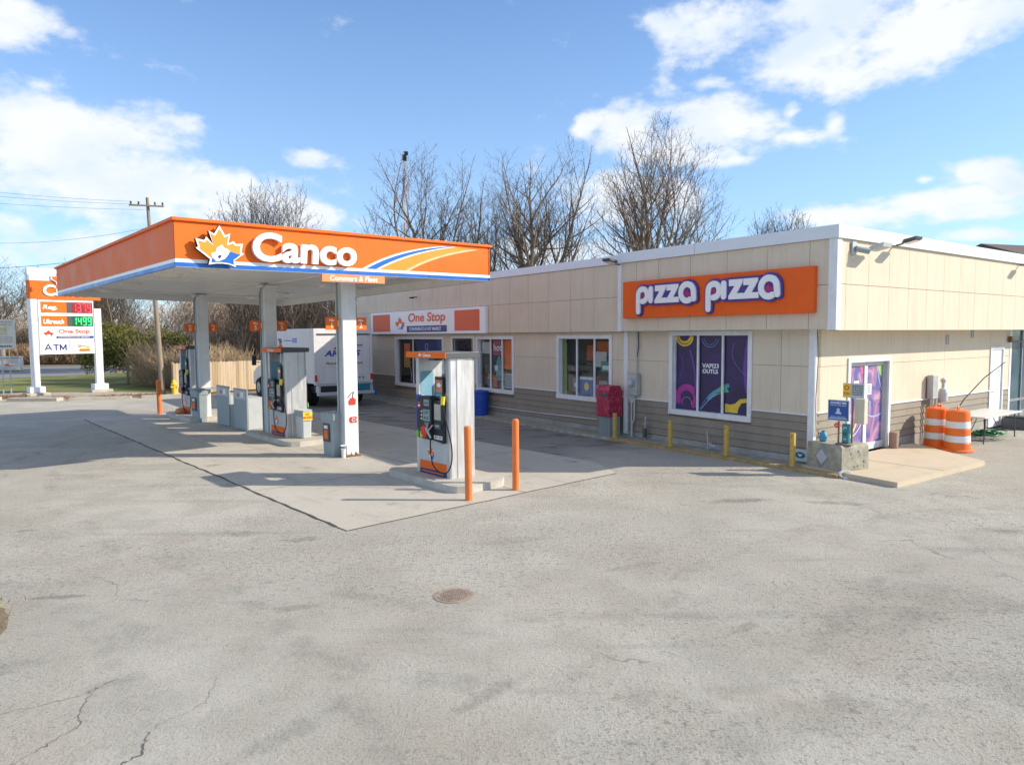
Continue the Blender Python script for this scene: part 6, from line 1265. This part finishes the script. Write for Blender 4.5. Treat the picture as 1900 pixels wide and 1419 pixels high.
tB=tree('tall middle bare tree with steep spreading limbs, tallest behind the long roof',(1.5,46,0),0,seed=12,fork_h=2.8,trunk_r=.32,env=(.2,9.4,4.7,6.2),
 stems=[(100,3,13.4,2.8,.85),(180,15,13.0,2.8,.6),(0,17,13.0,2.8,.6),(178,32,11.6,2.6,.5),(5,34,11.6,2.8,.5),(182,50,9.6,2.6,.4),(358,50,9.4,2.8,.4),(270,24,11.5,2.8,.5)])
tC=tree('tall bare tree with forked upright stems behind the pizza section, a long limb reaching right',(9.2,46.5,0),0,seed=23,fork_h=4.0,trunk_r=.30,env=(.5,9.9,4.9,6.2),wig=.08,sp=(.50,.38,.29,.22),
 stems=[(175,6,12.4,4,.75),(10,9,12.6,3.6,.75),(178,20,9.8,4.5,.5),(2,26,10.2,4.4,.5),(4,42,9.2,4.6,.5),(182,46,8.8,3.4,.5),(90,14,10.5,4,.5),(10,16,12.0,4,.45),(178,13,11.4,4,.45),(6,33,10.2,4.2,.4)])
tD=tree('round bare tree rising above the canopy roof on the left',(-20.8,60,0),0,'bare trees beyond the canopy',seed=31,fork_h=3.0,trunk_r=.30,env=(.0,9.8,4.7,6.4),tip=.018,lv=4,sp=(.56,.42,.32,.26),
 stems=[(100,3,13.2,3,.7),(180,14,12.8,3,.55),(0,15,12.8,3,.55),(180,28,11.2,3,.5),(0,29,11.2,3,.5),(180,42,9.2,3,.45),(0,43,9.4,3,.45),(270,22,12.2,3,.5),(180,7,13.4,3,.5),(0,8,13.4,3,.5),(180,21,12.4,3,.5),(0,22,12.4,3,.5),(182,35,10.4,3,.45),(2,36,10.4,3,.45)])
tE=retree(tA,'second bare tree between the bushy tree and the middle one',(-2.0,50,0),2.2,(.75,.75,.90))
retree(tD,'small distant bare crown above the store roof, right of the forked tree',(23.4,62,0),1.2,(.80,.80,.88))
retree(tA,'low bare tree top peeping over the canopy roof left of the mast',(-11.8,56,0),4,(.75,.75,.74),'bare trees beyond the canopy')
retree(tD,'faint bare tree behind the pylon sign top',(-46,78,0),2,(1.0,1.0,.74),'bare trees beyond the canopy')
retree(tA,'bare tree at the far left edge of the view, above the information sign',(-45,62,0),1,(1,1,.66),'bare trees beyond the canopy')
retree(tD,'bare tree between the pylon sign and the wooden pole',(-31.5,56,0),.5,(.6,.6,.50),'bare trees beyond the canopy')
retree(tA,'bare tree seen under the canopy between the far and middle columns',(-15.6,41,0),5,(.62,.62,.50),'bare trees beyond the canopy')
retree(tD,'bare tree behind the wooden fence, just left of the truck',(-12.6,40.5,0),3,(.55,.55,.46),'bare trees beyond the canopy')
retree(tA,'bare tree seen under the canopy just behind the truck',(-9.5,41.5,0),2.6,(.7,.7,.50),'bare trees beyond the canopy')
retree(tD,'low bare tree between the middle tree and the forked tree, just above the roof',(6.0,50,0),2.0,(.62,.62,.50))
# thicket masses of twigs
def thicket(name,poly,n,hfun,seed,mats,rad=.02,L=(1.0,2.4),spreadv=.5):
    r=random.Random(seed); mb=MB(); (ax,ay),(bx,by),dp=poly
    d=Vector((bx-ax,by-ay)); nn=Vector((-d.y,d.x)).normalized()
    for k in range(n):
        u=r.random(); v=r.random(); x=ax+d.x*u+nn.x*dp*v; y=ay+d.y*u+nn.y*dp*v; h=hfun(u)*(.75+.35*r.random()); z=h*r.random()**.8*.85
        l=r.uniform(*L)*(.6+.4*(h-z)/max(h,.1)); dd=Vector((r.uniform(-1,1),r.uniform(-1,1),r.uniform(-.1,1.3)*spreadv*2)).normalized()
        p=Vector((x,y,z)); q=p+dd*l*.5; q2=q+(dd+Vector((r.uniform(-.5,.5),r.uniform(-.5,.5),r.uniform(-.2,.4)))).normalized()*l*.5
        tube3(mb,[p,q,q2],[rad,rad*.7,rad*.35],r.choice(mats))
    o=mb.build(name); struct(o,'stuff'); return o
thicket('thicket',((-21.5,43.5),(-4,42.5),7),18000,lambda u:5.6+1.0*math.sin(u*17)+.6*math.sin(u*41),5,[twigA,twigB,twigC,twigC],.02)
thicket('far_woodland',((-95,85),(0,75),8),11000,lambda u:6.5+1.4*math.sin(u*23)+.8*math.sin(u*57),6,[twigA,twigC,twigC],.045,(1.6,3.6))
thicket('roadside_brush',((-22.3,40.5),(-15.6,36.0),3.0),15000,lambda u:2.2+.35*math.sin(u*9+1)-.3*u,8,[twigB,twigB,twigA],.014,(.5,1.4))
hedm=pbr('dry_beech_leaves',(.36,.22,.12),.95,var=.4,vs=2)
thicket('hedgerow',((-66,73),(-30,73.5),4),13000,lambda u:1.9+.25*math.sin(u*37),9,[hedm,hedm,twigB],.05,(.4,1.0))
thicket('leftside_brush',((-75,84),(-44,78),6),7000,lambda u:4.6+.6*math.sin(u*20),10,[twigB,hedm,twigA],.04,(.8,2.2))
# evergreen bushes
gA=pbr('evergreen_a',(.11,.125,.025),.8,var=.3,vs=3); gB=pbr('evergreen_b',(.20,.19,.035),.8,var=.3,vs=3); gC=pbr('evergreen_c',(.045,.06,.015),.85)
def bush(label,loc,rx,ry,rz,n,seed):
    r=random.Random(seed); t=thing('evergreen_shrub',label,'shrub',loc,0,'evergreen shrubs beside the pole'); mb=MB()
    lobes=[(r.uniform(-.6,.6)*rx,r.uniform(-.5,.5)*ry,rz*r.uniform(.35,.72),r.uniform(.35,.55)) for _ in range(9)]
    for k in range(n):
        lx,ly,lz,lr=r.choice(lobes); a=r.uniform(0,6.28); b=math.acos(r.uniform(-.6,1)); q=lr*(.6+.4*r.random()**.5)
        p=Vector((lx+math.cos(a)*math.sin(b)*q*rx,ly+math.sin(a)*math.sin(b)*q*ry,lz+math.cos(b)*q*rz*.75)); 
        if p.z<0.05: continue
        s_=r.uniform(.05,.12); d1=Vector((r.uniform(-1,1),r.uniform(-1,1),r.uniform(-.3,1))).normalized()*s_*1.8; d2_=d1.orthogonal().normalized()*s_*.5
        mb.add([p-d2_,p+d1*.6+d2_*.8,p+d1*1.4,p+d2_],[(0,1,2,3)],r.choice((gA,gB,gB,gC)))
    mb.build('foliage',t); mb=MB(); mb.tube([(0,0,-.1),(.05,0,rz*.5),(0,.05,rz*.9)],[.09,.06,.02],bark,6); mb.build('stem',t)
bush('olive green evergreen shrub, left half of the hedge right of the pylon sign',(-23.3,42.5,0),2.0,1.3,3.75,9000,1)
bush('olive green evergreen shrub, right half of the hedge near the wooden pole',(-20.9,42.0,0),1.9,1.3,3.5,9000,2)
bush('small dark evergreen shrub low behind the pylon sign post',(-27.3,46,0),1.3,1.0,2.6,4000,3)
